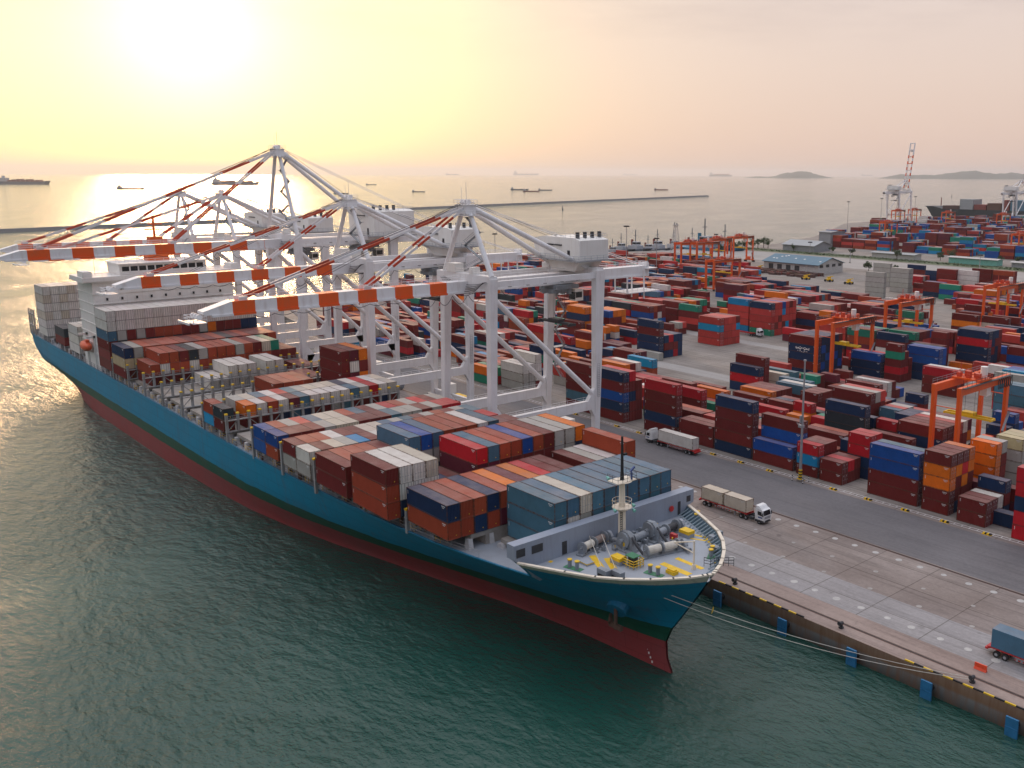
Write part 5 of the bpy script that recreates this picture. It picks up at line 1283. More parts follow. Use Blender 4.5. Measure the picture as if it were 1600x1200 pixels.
    mb.box(bx-3.4, bx+3.4, back-9, back+2.5, zb-4.1, zb-3.9); mb.box(bx-2.5, bx-2.2, back-8.5, back-8.2, zb-3.9, zb); mb.box(bx+2.2, bx+2.5, back-8.5, back-8.2, zb-3.9, zb); mb.rail([(bx+3.4, back+2.5, zb-3.9), (bx+3.4, back-9, zb-3.9), (bx-3.4, back-9, zb-3.9)], 1.1, 1.6, .04); mb.build('rear_platform', wm, t)
    if boom_up:
        for o in (bo,):
            o.rotation_euler.x = -R(80); rot = Matrix.Rotation(-R(80), 4, 'X'); o.location = hinge-(rot @ hinge)
        for s_ in stays: bpy.data.objects.remove(s_)
        for c in list(t.children):
            if c.name.startswith('hoist_rope') or c.name.startswith('boom_rope'): bpy.data.objects.remove(c)
    return t
def kxx(s, span, zt, z): return (s*(span+.4)-1.2)+((s*(span-.4)+1.0)-(s*(span+.4)-1.2))*(z/zt)
boom_mat('boom_stripe', 64.4, 111.2, 4.24)
boom_mat('boom_stripe_tall', 50.5, 111.2, 5.05)
paint('yard_orange_red', (0.55, 0.055, 0.018), 0.45, 0.2, (0.35, 0.06, 0.02), 0.4)
c1 = sts_crane('nearest white gantry crane over the ship, red banded boom, boxy white machinery house')
place(c1, (-180.6, 0, 0))
place(copy_tree(c1), (-236.6, 0, 0), 'second white gantry crane from the bow, lower than the tallest crane behind it')
place(copy_tree(c1), (-328.2, 0, 0), 'fourth white gantry crane from the bow, right one of the pair in sun glare')
place(copy_tree(c1), (-369.2, 0, 0), 'white gantry crane nearest the stern, left one of the pair in sun glare')
c3 = sts_crane('tallest white gantry crane on the quay, third from the bow', zb=46.9, span=10.6, outer=44.0, back=179, apex=76.2, zsill=14, house=(141, 155, 50.0, 57.3), hx=(-3, 13.5), bm='boom_stripe_tall')
place(c3, (-280.4, 0, 0))

# ------------------------------------------------------------------ rubber-tyred yard cranes
def rtg(label, h=21.0, wy=23.5, wx=6.4):
    t = thing('yard_gantry_crane', label, 'yard crane', (0, 0, 0), 'orange yard cranes over the container rows'); m = 'yard_orange'
    for s in (0, 1):
        for y in (0, wy):
            mb = MB(); x = s*wx; mb.beam((x, y, 1.6), (x, y, h-1.9), .85, 1.25, upv=(0, 1, 0)); lg = mb.build('leg', m, t)
            if s == 0:
                mb = MB(); mb.tube((-.75, y+.2, 2), (-.75, y+.2, h-2), .05, 4); mb.build('conduit', 'pole_white', lg)
        mb = MB(); mb.box(s*wx-.5, s*wx+.5, -.65, wy+.65, h-1.9, h-.1); mb.build('girder', m, t)
    for y in (0, wy):
        mb = MB(); mb.box(-1.4, wx+1.4, y-.55, y+.55, 1.3, 2.0); sb = mb.build('sill_beam', m, t)
        for x in (-.9, wx+.9):
            mb = MB()
            for k in (-.75, .75): mb.tube((x+k, y-.35, .75), (x+k, y+.35, .75), .74, 14)
            mb.build('wheel', 'black_rubber', sb)
        mb = MB(); mb.tube((.4, y, h-5.2), (wx-.4, y, h-5.2), .11, 6); mb.build('tie_bar', m, t)
    mb = MB(); mb.box(.9, 3.6, wy-1.4, wy+1.2, 2.0, 4.2); mb.build('engine_house', m, t)
    ty = 11.5; mb = MB(); mb.box(-.7, wx+.7, ty-2.6, ty+2.6, h+.0, h+.35); tr = mb.build('trolley', m, t)
    mb = MB()
    for k in range(5): mb.box(.2+k*1.2, 1.1+k*1.2, ty-1.8+(k % 2)*1.6, ty-.6+(k % 2)*1.6, h+.35, h+1.4+.3*(k % 3))
    mb.rail([(-.7, ty-2.6, h+.35), (wx+.7, ty-2.6, h+.35), (wx+.7, ty+2.6, h+.35), (-.7, ty+2.6, h+.35), (-.7, ty-2.6, h+.35)], 1.1, 1.3, .05); mb.tube((1.2, ty-1.8, h+.3), (1.2, ty-1.8, h+4.0), .10, 5); mb.build('hoist_gear', 'yard_orange_red', tr)
    mb = MB(); mb.tube((wx-.9, ty+1.4, h+.35), (wx-.9, ty+1.4, h+3.1), .85, 12); mb.build('cable_drum_cover', 'house_white', tr)
    mb = MB(); mb.box(wx-2.3, wx-.5, ty+2.7, ty+4.8, h-4.4, h-2.0); cb = mb.build('driver_cab', 'house_white', tr)
    mb = MB(); mb.box(wx-2.2, wx-.6, ty+4.78, ty+4.84, h-4.0, h-2.4); mb.build('window', 'glass_dark', cb)
    mb = MB()
    for k in (1.6, wx-1.6):
        for j in (-.8, .8): mb.tube((k, ty+j, h), (k, ty+j, h-9), .04, 4)
    mb.build('hoist_rope', 'dark_steel', tr)
    mb = MB(); mb.box(wx/2-6, wx/2+6, ty-1.2, ty-.85, h-9.4, h-8.9); mb.box(wx/2-6, wx/2+6, ty+.85, ty+1.2, h-9.4, h-8.9); mb.box(wx/2-6.1, wx/2-5.8, ty-1.25, ty+1.25, h-9.5, h-9); mb.box(wx/2+5.8, wx/2+6.1, ty-1.25, ty+1.25, h-9.5, h-9); mb.box(wx/2-1.5, wx/2+1.5, ty-1, ty+1, h-9, h-8.2); mb.build('spreader', 'yellow', tr)
    mb = MB()
    for k in range(7):
        y0 = wy-6.3+k*1.1; mb.path([(wx+1.0, y0+.5*math.cos(2*PI*i/9)*.9, h-1.6+1.3*math.sin(2*PI*i/9)) for i in range(10)], .09, 5)
    mb.rail([(wx+.6, 0, h-.1), (wx+.6, wy, h-.1)], 1.1, 2.0, .045); mb.box(wx+.5, wx+1.3, 0, wy, h-.22, h-.1); mb.build('festoon_cable', 'dark_steel', t)
    mb = MB(); mb.rail([(-.6, 0, h-.1), (-.6, wy, h-.1)], 1.1, 2.0, .045); mb.beam((wx+.9, wy+.9, 2.2), (wx+.9, wy-2.4, 7), .6, .1); mb.beam((wx+.9, wy-2.4, 7), (wx+.9, wy+.6, 11.5), .6, .1); mb.build('stairway', 'fitting_grey', t)
    return t
rt0 = rtg('nearest orange yard crane, at right above maroon container rows'); place(rt0, (-108.6, 199.5, 0))
place(copy_tree(rt0), (-185.4, 259.2, 0), 'orange yard crane straddling the block with the white emblem')
place(copy_tree(rt0), (-197.4, 320.5, 0), 'orange yard crane with spreader over open paving, before the grey container wall')
place(copy_tree(rt0), (-197.0, 400.0, 0), 'orange yard crane near right edge, in front of far maroon stacks')
o = copy_tree(rt0); place(o, (-383.4, 420.3, 0), 'orange yard crane nearest of the cluster left of the blue-roofed warehouse'); o.scale = (1, 1, .88)
for (px, py), lb in zip(((1054, 424), (1078, 424), (1100, 416), (1136, 411)), ('at left end of the cluster beside the lattice tower', 'second from left in the cluster beside the lattice tower', 'third from left in the cluster beside the lattice tower', 'at right end of the cluster beside the lattice tower')):
    q = atz(px, py); place(copy_tree(rt0), (q.x, q.y, 0), 'orange yard crane '+lb)
for k, (px, py) in enumerate(((1373, 378), (1392, 352), (1418, 350), (1470, 356), (1556, 360), (1578, 404), (1590, 404))):
    p = atz(px, py); place(copy_tree(rt0), (p.x, p.y, 0), f'small orange yard crane of the far terminal, {ORDS[k+1]} from its left end')
for (px, py), lb in (((560, 452), None),):
    p = aty(650, 440, 330); place(copy_tree(rt0), (-498, 305, 0), 'orange yard crane in hazy light seen under the front crane boom')
cu = sts_crane('far white quay crane with its boom raised, beyond the yard', boom_up=True)
p = atz(1403, 350); place(cu, (p.x, p.y+133, 0), rz=PI)
p = atz(1583, 352); place(copy_tree(c1), (p.x, p.y+133, 0), 'far white quay crane cut by right edge, beside the moored ship', rz=PI)
# ------------------------------------------------------------------ lorries
def truck(label, x, y, heading, cols=('truck_white',), trailer=True):
    """heading +1 drives towards +x; built with the trailer's middle at the origin"""
    t = thing('container_truck', label, 'truck', (0, 0, 0)); s = heading
    def B(mb, x0, x1, *a): return mb.box(min(s*x0, s*x1), max(s*x0, s*x1), *a)
    if trailer:
        mb = MB()
        for yy in (-.45, .45): B(mb, -6.4, 6.2, yy-.09, yy+.09, 1.0, 1.36)
        for k in range(9): B(mb, -6.3+k*1.55, -6.1+k*1.55, -1.2, 1.2, 1.2, 1.38)
        B(mb, -6.6, -6.2, -1.22, 1.22, 1.05, 1.40); B(mb, 6.0, 6.3, -1.22, 1.22, 1.05, 1.40); B(mb, -7.0, -6.6, -1.1, 1.1, .75, 1.05)
        for yy in (-1.18, 1.12): B(mb, -6.3, 6.2, yy, yy+.06, 1.16, 1.34); B(mb, -2.5, 2.2, yy, yy+.06, .7, .85)
        tr = mb.build('trailer_frame', 'red_paint', t)
        mb = MB()
        for k in range(7): B(mb, -2.3+k*.7, -2.0+k*.7, -1.21, -1.19, .6, .95)
        B(mb, 2.8, 3.1, -.9, -.7, .05, 1.1); B(mb, 2.8, 3.1, .7, .9, .05, 1.1); mb.build('landing_leg', 'lamp_grey', tr)
    wx = ([-5.2, -3.9] if trailer else [])+[4.9, 6.2, 9.6]
    for xx in wx:
        for yy in (-1.05, 1.05):
            mb = MB(); w = .28 if xx > 9 else .5; mb.tube((s*xx, yy-w/2, .5), (s*xx, yy+w/2, .5), .5, 16); wh = mb.build('wheel', 'black_rubber', t)
            mb = MB(); e = w/2+.01; mb.tube((s*xx, yy-e, .5), (s*xx, yy+e, .5), .24, 10); mb.build('rim', 'lamp_grey', wh)
    mb = MB()
    for yy in (-.4, .4): B(mb, 4.2, 10.4, yy-.08, yy+.08, .65, .95)
    B(mb, 5.0, 6.2, -.6, .6, .95, 1.12); B(mb, 7.0, 8.0, -1.15, -.55, .45, 1.0); B(mb, 7.0, 8.0, .55, 1.15, .45, 1.0); B(mb, 8.6, 10.7, -1.2, 1.2, .45, .95); mb.build('chassis', 'dark_steel', t)
    mb = MB(); pr = [(8.55, .95), (10.75, .95), (10.75, 1.95), (10.45, 2.95), (10.1, 3.15), (8.9, 3.35), (8.55, 3.1)]
    mb.prism([(s*a, z) for a, z in pr], 'y', -1.22, 1.22); cb = mb.build('cab', 'truck_white', t)
    mb = MB(); P = [(10.78, 1.98), (10.49, 2.90)]
    mb.add([(s*10.775, -1.05, 1.98), (s*10.775, 1.05, 1.98), (s*10.49, 1.0, 2.9), (s*10.49, -1.0, 2.9)], [(0, 1, 2, 3)]); mb.build('windscreen', 'glass_dark', cb)
    for yy in (-1.235, 1.235):
        mb = MB(); mb.add([(s*9.2, yy, 1.95), (s*10.4, yy, 1.85), (s*10.2, yy, 2.7), (s*9.2, yy, 2.75)], [(0, 1, 2, 3)]); mb.build('side_window', 'glass_dark', cb)
        mb = MB(); mb.box(min(s*10.6, s*10.75), max(s*10.6, s*10.75), yy*1.1-.12, yy*1.1+.12, 1.9, 2.6); mb.build('mirror', 'dark_steel', cb)
    mb = MB(); mb.prism([(s*a, z) for a, z in ((8.6, 3.2), (10.05, 3.17), (9.4, 3.75), (8.6, 3.8))], 'y', -1.1, 1.1); mb.build('wind_deflector', 'truck_white', cb)
    mb = MB(); mb.box(min(s*10.76, s*10.8), max(s*10.76, s*10.8), -.9, .9, 1.25, 1.75); mb.build('grille', 'lamp_grey', cb)
    for yy in (-.95, .95): mb = MB(); mb.box(min(s*10.72, s*10.79), max(s*10.72, s*10.79), yy-.16, yy+.16, .7, .92); mb.build('headlight', 'white_mark', cb)
    mb = MB(); mb.box(min(s*8.9, s*9.6), max(s*8.9, s*9.6), -.42, .42, 3.36, 3.4) if 0 else mb.box(min(s*9.35, s*10.4), max(s*9.35, s*10.4), -1.236, -1.228, 1.35, 1.62); mb.build('blue_stripe', 'truck_blue', cb)
    t.location = (x, y, 0.01); return t
truck('white cab truck driving off along the yard road with a white container', -160.1, 166.3, -1)
truck('white cab truck beside the bow carrying two cream containers on red trailer', -122.4, 142.1, 1)
truck('truck cut by right edge of the quay, red trailer under a slate container', -50.2, 126.2, 1)
p = atz(1185, 527); truck('tractor with empty flat trailer beside the largest red container block', p.x-9.5, p.y+.8, 1)
p = atz(1320, 682); truck('white tractor peeping out between red stacks in the yard lane', p.x-9.2, p.y, 1)
# ------------------------------------------------------------------ lamp masts
def mast(name, label, x, y, h, lamps=True, stripes=False):
    t = thing(name, label, 'lamp mast', (x, y, 0), 'tall lamp masts'); mb = MB(); mb.tube((x, y, 0), (x, y, h), .34, 12, 0, .17); mb.build('pole', 'lamp_grey', t)
    mb = MB(); mb.box(x-.6, x+.6, y-.6, y+.6, 0, .45); mb.build('base', 'yard_concrete', t)
    if lamps:
        mb = MB()
        for k in range(8): a = 2*PI*k/8; mb.box(x+1.5*math.cos(a)-.35, x+1.5*math.cos(a)+.35, y+1.5*math.sin(a)-.35, y+1.5*math.sin(a)+.35, h-.7, h+.1)
        mb.tube((x, y, h-.1), (x, y, h+.25), 1.3, 12); mb.build('lamp_head', 'dark_steel', t)
    else:
        mb = MB(); mb.box(x-.25, x+.25, y-.25, y+.25, h-.2, h+.15); mb.box(x-.55, x-.2, y-.4, y+.4, h-14.5, h-12.8); mb.box(x-.9, x+.4, y-.35, y+.35, h-15.6, h-15.0); mb.build('bracket', 'lamp_grey', t)
    if stripes:
        mb = MB()
        for k in range(7): mb.tube((x, y, .45+k*.35), (x, y, .8+k*.35), .42, 12, k % 2)
        mb.build('striped_collar', ['yellow', 'black_rubber'], t)
        for dx, dy in ((-1.5, -1), (-1.5, 1.2), (1.5, -1), (1.5, 1.2)):
            mb = MB()
            for k in range(5): mb.tube((x+dx, y+dy, k*.28), (x+dx, y+dy, .28+k*.28), .11, 8, k % 2)
            mb.build('guard_post', ['black_rubber', 'white_mark'], t)
    return t
p = atz(1250, 752); mast('lamp_mast', 'tall grey mast with striped yellow foot beside the road line', p.x, p.y, 28.3, False, True)
for (px, pt, pb, yy, lb) in ((979, 353, 440, 430, 'lamp mast rising right of the front crane machinery house'), (773, 365, 425, 405, 'lamp mast seen between the front crane legs and tower'), (1326, 315, 366, 960, 'lamp mast at left end of the far terminal'), (1378, 310, 356, 1130, 'lamp mast just left of the raised far crane'), (1431, 307, 352, 1180, 'lamp mast just right of the raised far crane'),
                               (1266, 378, 408, 690, 'slim lamp mast behind the blue-roofed warehouse'), (1329, 390, 420, 640, 'slim lamp mast beside the pale road, left one'), (1532, 398, 428, 650, 'slim lamp mast beside the pale road, right one'), (1026, 372, 440, 470, 'lamp mast left of the lattice tower'), (1119, 366, 380, 640, 'thin mast behind the cluster of orange yard cranes')):
    q = aty(px, pt, yy); mast('lamp_mast', lb, q.x, yy, max(8, q.z), True)
# lattice tower
q = aty(1056, 352, 560); t = thing('lattice_tower', 'slim white steel lattice tower left of the orange crane cluster', 'tower', (q.x, 560, 0)); mb = MB(); h = q.z; nseg = 9
for k in range(nseg):
    z0 = h*k/nseg; z1 = h*(k+1)/nseg; w0 = 3.4-2.5*k/nseg; w1 = 3.4-2.5*(k+1)/nseg
    for sx_, sy_ in ((1, 1), (1, -1), (-1, -1), (-1, 1)):
        mb.beam((q.x+sx_*w0, 560+sy_*w0, z0), (q.x+sx_*w1, 560+sy_*w1, z1), .32, .32); mb.beam((q.x+sx_*w0, 560+sy_*w0, z0), (q.x+sy_*w1, 560-sx_*w1, z1), .2, .2)
mb.build('frame', 'pole_white', t); mb = MB(); mb.box(q.x-1.9, q.x+1.9, 558.2, 561.8, h, h+.5); mb.tube((q.x-1.4, 560, h+.5), (q.x-1.4, 560, h+2.6), .5, 6); mb.tube((q.x+1.2, 560, h+.5), (q.x+1.2, 560, h+2), .5, 6); mb.build('lamp_head', 'lamp_grey', t)

# ------------------------------------------------------------------ sheds
def shed(name, label, x0, x1, y0, y1, h, rise, wallm, roofm, doors=0, wins=0, cat='warehouse'):
    t = thing(name, label, cat, ((x0+x1)/2, (y0+y1)/2, 0)); yc = (y0+y1)/2
    mb = MB(); mb.prism([(y0, 0), (y1, 0), (y1, h), (yc, h+rise), (y0, h)], 'x', x0, x1); mb.build('wall', wallm, t)
    mb = MB(); s = (h+rise-h)/(yc-y0)
    for a, b, sg in ((y0-1.2, yc, 1), (y1+1.2, yc, -1)):
        za = h+.12-s*1.2; zb_ = h+rise+.12
        mb.add([(x0-1.2, a, za), (x1+1.2, a, za), (x1+1.2, b, zb_), (x0-1.2, b, zb_), (x0-1.2, a, za+.3), (x1+1.2, a, za+.3), (x1+1.2, b, zb_+.3), (x0-1.2, b, zb_+.3)], [(0, 1, 2, 3), (4, 5, 6, 7), (0, 1, 5, 4), (1, 2, 6, 5), (3, 0, 4, 7)])
    for k in range(int((x1-x0)/1.6)):
        xx = x0+k*1.6; mb.add([(xx, y0-1.2, h+.44-s*1.2), (xx+.14, y0-1.2, h+.44-s*1.2), (xx+.14, yc, h+rise+.46), (xx, yc, h+rise+.46)], [(0, 1, 2, 3)])
    rf = mb.build('roof', roofm, t)
    if doors and wins:
        mb = MB(); rnd = random.Random(8)
        for k in range(9): xx = x0+rnd.uniform(3, x1-x0-3); f = rnd.uniform(.2, .8); yy = y0+(yc-y0)*f; z = h+rise*f+.52; mb.add([(xx, yy, z), (xx+1.6, yy, z), (xx+1.6, yy+1.2, z+rise*1.2/(yc-y0)), (xx, yy+1.2, z+rise*1.2/(yc-y0))], [(0, 1, 2, 3)])
        mb.build('skylight', 'house_white', rf)
    for k in range(doors):
        xx = x0+(x1-x0)*(k+.6)/(doors+2.2); mb = MB(); mb.box(xx, xx+4.2, y0-.08, y0+.02, .02, 5.2); mb.build('door', 'dark_steel', t)
    for k in range(wins):
        yy = y0+(y1-y0)*(k+.5)/wins; mb = MB(); mb.box(x1-.02, x1+.08, yy-2, yy+2, 4.6, 6.6); mb.build('window', 'glass_dark', t)
    if wins:
        for k in range(2): mb = MB(); mb.box(x1-17+k*8, x1-11+k*8, y0-.08, y0+.02, 4.8, 6.8); mb.build('window', 'lamp_grey', t)
    return t
a_, b_, c_ = atz(1190, 421.5), atz(1281, 429), atz(1315, 424.8); yw = (a_.y+b_.y)/2
shed('warehouse', 'white warehouse with blue metal roof and dark doorways beyond the yard', a_.x, b_.x, yw, c_.y, 6.6, 4.2, 'wall_pale', 'roof_blue', 4, 4)
WHX0, WHX1, WHY = a_.x, b_.x, yw
a_, b_ = atz(1213, 391.5), atz(1281, 393.5)
shed('storage_shed', 'long grey metal shed by the shore behind the blue-roofed warehouse', a_.x, b_.x, (a_.y+b_.y)/2, (a_.y+b_.y)/2+26, 5.5, 3.6, 'wall_grey', 'roof_grey')
a_, b_ = atz(1279, 385), atz(1300, 386)
shed('storage_shed', 'tall pale grey store behind the long grey shed', a_.x, b_.x, a_.y, a_.y+24, 14, .8, 'wall_grey', 'wall_grey')
shed('site_building', 'long low pale office by the green verge, left one', -448, -408, 700, 712, 4, .6, 'wall_pale', 'roof_grey', cat='building')
shed('site_building', 'low teal-walled office by the green verge, right one', -378, -338, 702, 712, 4.5, .5, 'mint', 'wall_pale', cat='building')
shed('site_building', 'pale gatehouse at right edge beyond the road', -312, -290, 722, 736, 7, 1, 'wall_pale', 'roof_grey', cat='building')
shed('site_building', 'tiny grey hut right of the teal-walled office', -328, -319, 706, 712, 3.5, .5, 'wall_grey', 'wall_pale', cat='building')
# chassis and scrap lying before the warehouse
rn = random.Random(9); mb = MB()
for k in range(260):
    x = rn.uniform(WHX0-12, WHX1+6); y = WHY-rn.uniform(4, 24)
    mb.box(x, x+rn.uniform(1, 7), y, y+rn.uniform(.4, 2.2), 0, rn.uniform(.5, 2.4), rn.choice([0, 0, 0, 1, 2]))
tag(mb.build('scrap_heap', ['scrap', 'rust_steel', 'ship_far_red']), kind='stuff')
for i, (px, py) in enumerate(((1187, 422), (1259, 437), (1295, 440), (1326, 444))):
    p = atz(px, py); t = thing('forklift', f'yellow container handler near the warehouse, {ORDS[i+1]} from left', 'forklift', (p.x, p.y, 0)); mb = MB(); mb.box(p.x-2.2, p.x+2.2, p.y-1.1, p.y+1.1, .9, 1.7); mb.box(p.x-.6, p.x+1.0, p.y-.8, p.y+.8, 1.7, 3.2); mb.beam((p.x-1.8, p.y, 2.6), (p.x+3.2, p.y, 3.8), .5, .5); mb.build('body', 'yellow', t)
    mb = MB()
    for dx in (-1.8, 1.8):
        for dy in (-1.5, 1.5): mb.tube((p.x+dx, p.y+dy-.3, .8), (p.x+dx, p.y+dy+.3, .8), .8, 12)
    mb.build('wheel', 'black_rubber', t)
# yellow lashing cages by the landside crane leg and under the cranes
def cage(name, label, x, y, n):
    t = thing(name, label, 'lashing cage', (x, y, 0), 'yellow lashing cages on the quay'); mb = MB(); mc = MB()
    for k in range(n):
        xx = x+k*2.7
        for dx in (0, 2.4):
            for dy in (0, 2.2): mb.beam((xx+dx, y+dy, 0.01), (xx+dx, y+dy, 2.2), .12, .12)
        for z in (.2, 1.2, 2.2):
            for dy in (0, 2.2): mb.beam((xx, y+dy, z), (xx+2.4, y+dy, z), .11, .11)
            for dx in (0, 2.4): mb.beam((xx+dx, y, z), (xx+dx, y+2.2, z), .11, .11)
        mb.box(xx, xx+2.4, y, y+2.2, 2.2, 2.28)
        for j in range(6): mc.box(xx+.2+j*.36, xx+.42+j*.36, y+.2, y+2, .1, .8+.5*random.random())
    mb.build('frame', 'yellow', t); mc.build('lashing_rods', 'rust_steel', t)
cage('lashing_cage', 'row of yellow cages at the foot of the nearest crane landside leg', -186.0, 152.5, 5)
cage('lashing_cage', 'yellow cage pair between the front crane frames', -208.5, 157, 3)
cage('lashing_cage', 'yellow cages under the second crane', -243, 152, 3)
cage('lashing_cage', 'red-loaded cage by the second crane waterside legs', -217, 123.5, 2)
# gangway stack box on the quay beside the ship
for i, (x, y, L_, m) in enumerate(((-233, 128, 9, 'rust_steel'), (-256, 126, 12, 'red_paint'))):
    mb = MB(); mb.box(x, x+L_, y, y+2.4, .012, .5); mb.box(x, x+.3, y, y+2.4, .5, 2.6); mb.box(x+L_-.3, x+L_, y, y+2.4, .5, 2.6)
    tag(mb.build('flat_rack', m), ['brown empty flat rack lying on the quay under the cranes', 'red empty flat rack lying on the quay under the cranes'][i], 'flat rack')
# ------------------------------------------------------------------ tugs and workboats at the inner harbour
def tug(px, py, lab, s=1.0, blue=False):
    p = atz(px, py, WZ); x, y = p.x, p.y; t = thing('tugboat', lab, 'boat', (x, y, WZ), 'tugs and workboats in the inner harbour')
    P = [(-14*s, 3*s), (-11*s, 0), (11*s, 0), (15*s, 4.4*s), (6*s, 3.4*s), (-6*s, 2.8*s)]
    mb = MB(); mb.prism([(x+a, WZ+b) for a, b in P], 'y', y-4.2*s, y+4.2*s); mb.build('hull', 'hull_blue' if blue else 'ship_far_grey', t)
    mb = MB(); mb.box(x-3*s, x+7*s, y-3*s, y+3*s, WZ+3*s, WZ+6*s); mb.box(x+.5*s, x+5*s, y-2.2*s, y+2.2*s, WZ+6*s, WZ+8.6*s); h_ = mb.build('wheelhouse', 'ship_far_white', t)
    mb = MB(); mb.box(x+5.0*s, x+5.06*s, y-2*s, y+2*s, WZ+7*s, WZ+8.1*s); mb.box(x+.7*s, x+4.8*s, y-2.26*s, y-2.2*s, WZ+7*s, WZ+8.1*s); mb.build('window', 'glass_dark', h_)
    mb = MB(); mb.tube((x+2*s, y, WZ+8.6*s), (x+2*s, y, WZ+17*s), .3*s, 6); mb.beam((x+2*s, y-1.8*s, WZ+13*s), (x+2*s, y+1.8*s, WZ+13*s), .3*s, .3*s); mb.build('mast', 'ship_far_grey', t)
    mb = MB(); mb.tube((x-1.5*s, y, WZ+6*s), (x-1.5*s, y, WZ+10*s), .9*s, 8); mb.build('funnel', 'ship_far_red' if not blue else 'hull_blue', t)
for i, (px, py, s) in enumerate(((968, 396, 1.1), (990, 396, 1.3), (1010, 396, 1.0), (1024, 395, 1.3), (1050, 393, 1.2), (955, 399, .9), (870, 404, 1.0), (1078, 392, 1.3))): tug(px, py, f'grey workboat with white wheelhouse in the inner harbour, {ORDS[[2,3,4,5,6,1,0,7][i]] if i != 6 else "behind front crane girder"} {"from left" if i != 6 else ""}'.strip(), s)
tug(1096, 396, 'blue and white passenger boat behind the orange crane cluster', 1.9, True)
tug(1128, 396, 'blue ferry at right behind the orange crane cluster', 1.6, True)
# ------------------------------------------------------------------ moored ship at the far terminal
p = atz(1560, 346, WZ); fx, fy = -640, 1560
FS = thing('container_ship', 'dark-hulled container ship moored at the far terminal', 'ship', (fx, fy, WZ)); mb = MB()
mb.prism([(-880, 13), (-868, -3.6), (-560, -3.6), (-560, 11), (-850, 11), (-868, 15), (-884, 15)], 'y', fy-17, fy+17); mb.build('hull', 'hull_dark', FS)
for i, (x0, w, z1, m) in enumerate(((-850, 30, 17, 'scrap'), (-818, 24, 30, 'roof_grey'), (-792, 22, 21, 'ship_far_red'), (-768, 24, 25, 'rust_steel'), (-742, 12, 31, 'ship_far_red'), (-728, 24, 31, 'roof_blue'), (-640, 26, 33, 'roof_blue'), (-612, 26, 34, 'ship_far_red'))):
    mb = MB()
    for k in range(int((z1-11)/2.9)):
        for j in range(6): mb.box(x0, x0+w, fy-16+j*5.4, fy-11+j*5.4, 11+k*2.9, 13.8+k*2.9)
    mb.build('container_bay', m, FS)
mb = MB(); mb.box(-695, -668, fy-15, fy+15, 11, 36); mb.box(-693, -672, fy-17, fy+17, 36, 40); mb.build('superstructure', 'ship_far_white', FS)
mb = MB(); mb.tube((-862, fy, 15), (-862, fy, 30), .8, 8); mb.build('foremast', 'ship_far_red', FS)
# ------------------------------------------------------------------ planting along the port road
mb = MB(); rn = random.Random(2); P = []
def blades(mb, x, y, z, w, h, n, rn):
    for _ in range(n):
        a = rn.uniform(0, 2*PI); s = rn.uniform(.5, 1)*w; c = (x+rn.gauss(0, w*.5), y+rn.gauss(0, w*.5), z+rn.uniform(0, h)); t_ = rn.uniform(-.6, .6)
        u = Vector((math.cos(a), math.sin(a), t_)).normalized()*s; v = Vector((-math.sin(a), math.cos(a), rn.uniform(-.5, 1))).normalized()*s*.7; c = Vector(c)
        mb.add([c-u, c+v, c+u, c-v], [(0, 1, 2, 3)])
for k in range(1500):
    x = rn.uniform(-620, -230); y = 684+rn.random()*14
    blades(mb, x, y, 0, .9, .7, 3, rn)
for k in range(350):
    x = rn.uniform(-330, -230); y = 596+rn.random()*6; blades(mb, x, y, 0, .8, .6, 3, rn)
tag(mb.build('grass', 'grass'), kind='stuff')
sheet('verge', [(-640, 678), (-150, 678), (-150, 704), (-640, 704)], 0.014, 'grass')
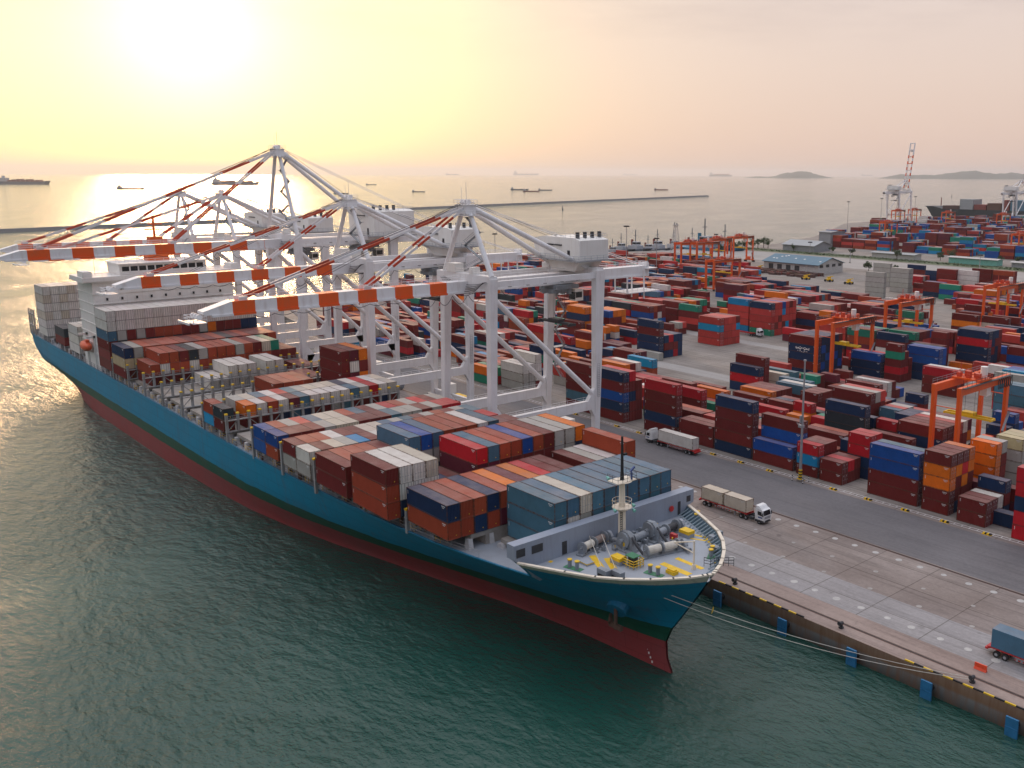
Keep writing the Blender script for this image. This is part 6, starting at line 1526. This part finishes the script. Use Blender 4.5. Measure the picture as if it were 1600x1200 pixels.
def tree(label, x, y, h, w, seed, name='broadleaf_tree'):
    rn = random.Random(seed); t = thing(name, label, 'tree', (x, y, 0), 'trees and bushes along the port road and shore'); mb = MB()
    mb.tube((x, y, 0), (x+.2, y, h*.55), h*.035, 7, 0, h*.02)
    for k in range(4):
        a = rn.uniform(0, 2*PI); mb.tube((x+.1, y, h*rn.uniform(.3, .5)), (x+math.cos(a)*w*.5, y+math.sin(a)*w*.5, h*rn.uniform(.6, .85)), h*.016, 5, 0, h*.007)
    mb.build('trunk', 'bark', t); mb = MB()
    for c in range(9):
        a = rn.uniform(0, 2*PI); rr_ = w*rn.uniform(.1, .75); cx, cy, cz = x+math.cos(a)*rr_, y+math.sin(a)*rr_, h*rn.uniform(.45, .92); cr = w*rn.uniform(.25, .45)
        for _ in range(70):
            d = Vector((rn.gauss(0, 1), rn.gauss(0, 1), rn.gauss(0, .8))).normalized()*cr*rn.uniform(.5, 1.05); p_ = Vector((cx, cy, cz))+d; s = rn.uniform(.22, .5)*max(1, h/9)
            u = Vector((rn.gauss(0, 1), rn.gauss(0, 1), rn.gauss(0, 1))).normalized()*s; v = u.cross(Vector((rn.gauss(0, 1), rn.gauss(0, 1), rn.gauss(0, 1)))).normalized()*s*.7
            mb.add([p_-u, p_+v, p_+u, p_-v], [(0, 1, 2, 3)])
    mb.build('crown', 'leaf', t)
TREES = [(1140, 392, 9), (1152, 391, 8), (1164, 390, 9), (1176, 391, 10), (1184, 388, 9), (1193, 387, 10), (1200, 388, 9), (1127, 394, 7), (1401, 407, 9), (1469, 407, 7), (1485, 407, 9), (1357, 424, 7), (1398, 426, 5), (1516, 410, 5), (1562, 412, 6), (1590, 413, 6), (1240, 392, 6), (1256, 392, 5), (1300, 395, 6), (1332, 399, 6)]
for i, (px, py, h) in enumerate(TREES):
    p = atz(px, py); wh = 'on the shore behind the yard cranes' if px < 1210 else 'on the verge of the port road'
    k = i+1 if px < 1210 else i-6
    tree(f'{"tall" if h > 11 else "small"} green tree {wh}, number {k} listed from there' if 0 else f'{"tall" if h > 11 else "bushy" if h > 7 else "low"} green tree {wh}, {ORDS[sorted([a for a, b, c in TREES if (a < 1210) == (px < 1210)]).index(px)+1]} from left', p.x, p.y, h, h*.55, 40+i)
# hanging sheds and boats of the fishing quarter behind the front crane: low roofs
rn = random.Random(31)
for i in range(14):
    px = 962+i*7.0+rn.uniform(-2, 2); py = rn.uniform(402, 424); p = atz(px, py); w = rn.uniform(9, 20)
    shed('quayside_shed', f'low tin-roofed shed in the crowded harbour quarter, {ORDS[i+1]} from left', p.x-w/2, p.x+w/2, p.y, p.y+rn.uniform(7, 11), rn.uniform(3, 5), 1.4, rn.choice(['wall_grey', 'wall_pale', 'ship_far_red']), rn.choice(['roof_grey', 'roof_grey', 'blue_panel', 'scrap', 'ship_far_red']), cat='shed')
# people on the quay? none are large enough to see
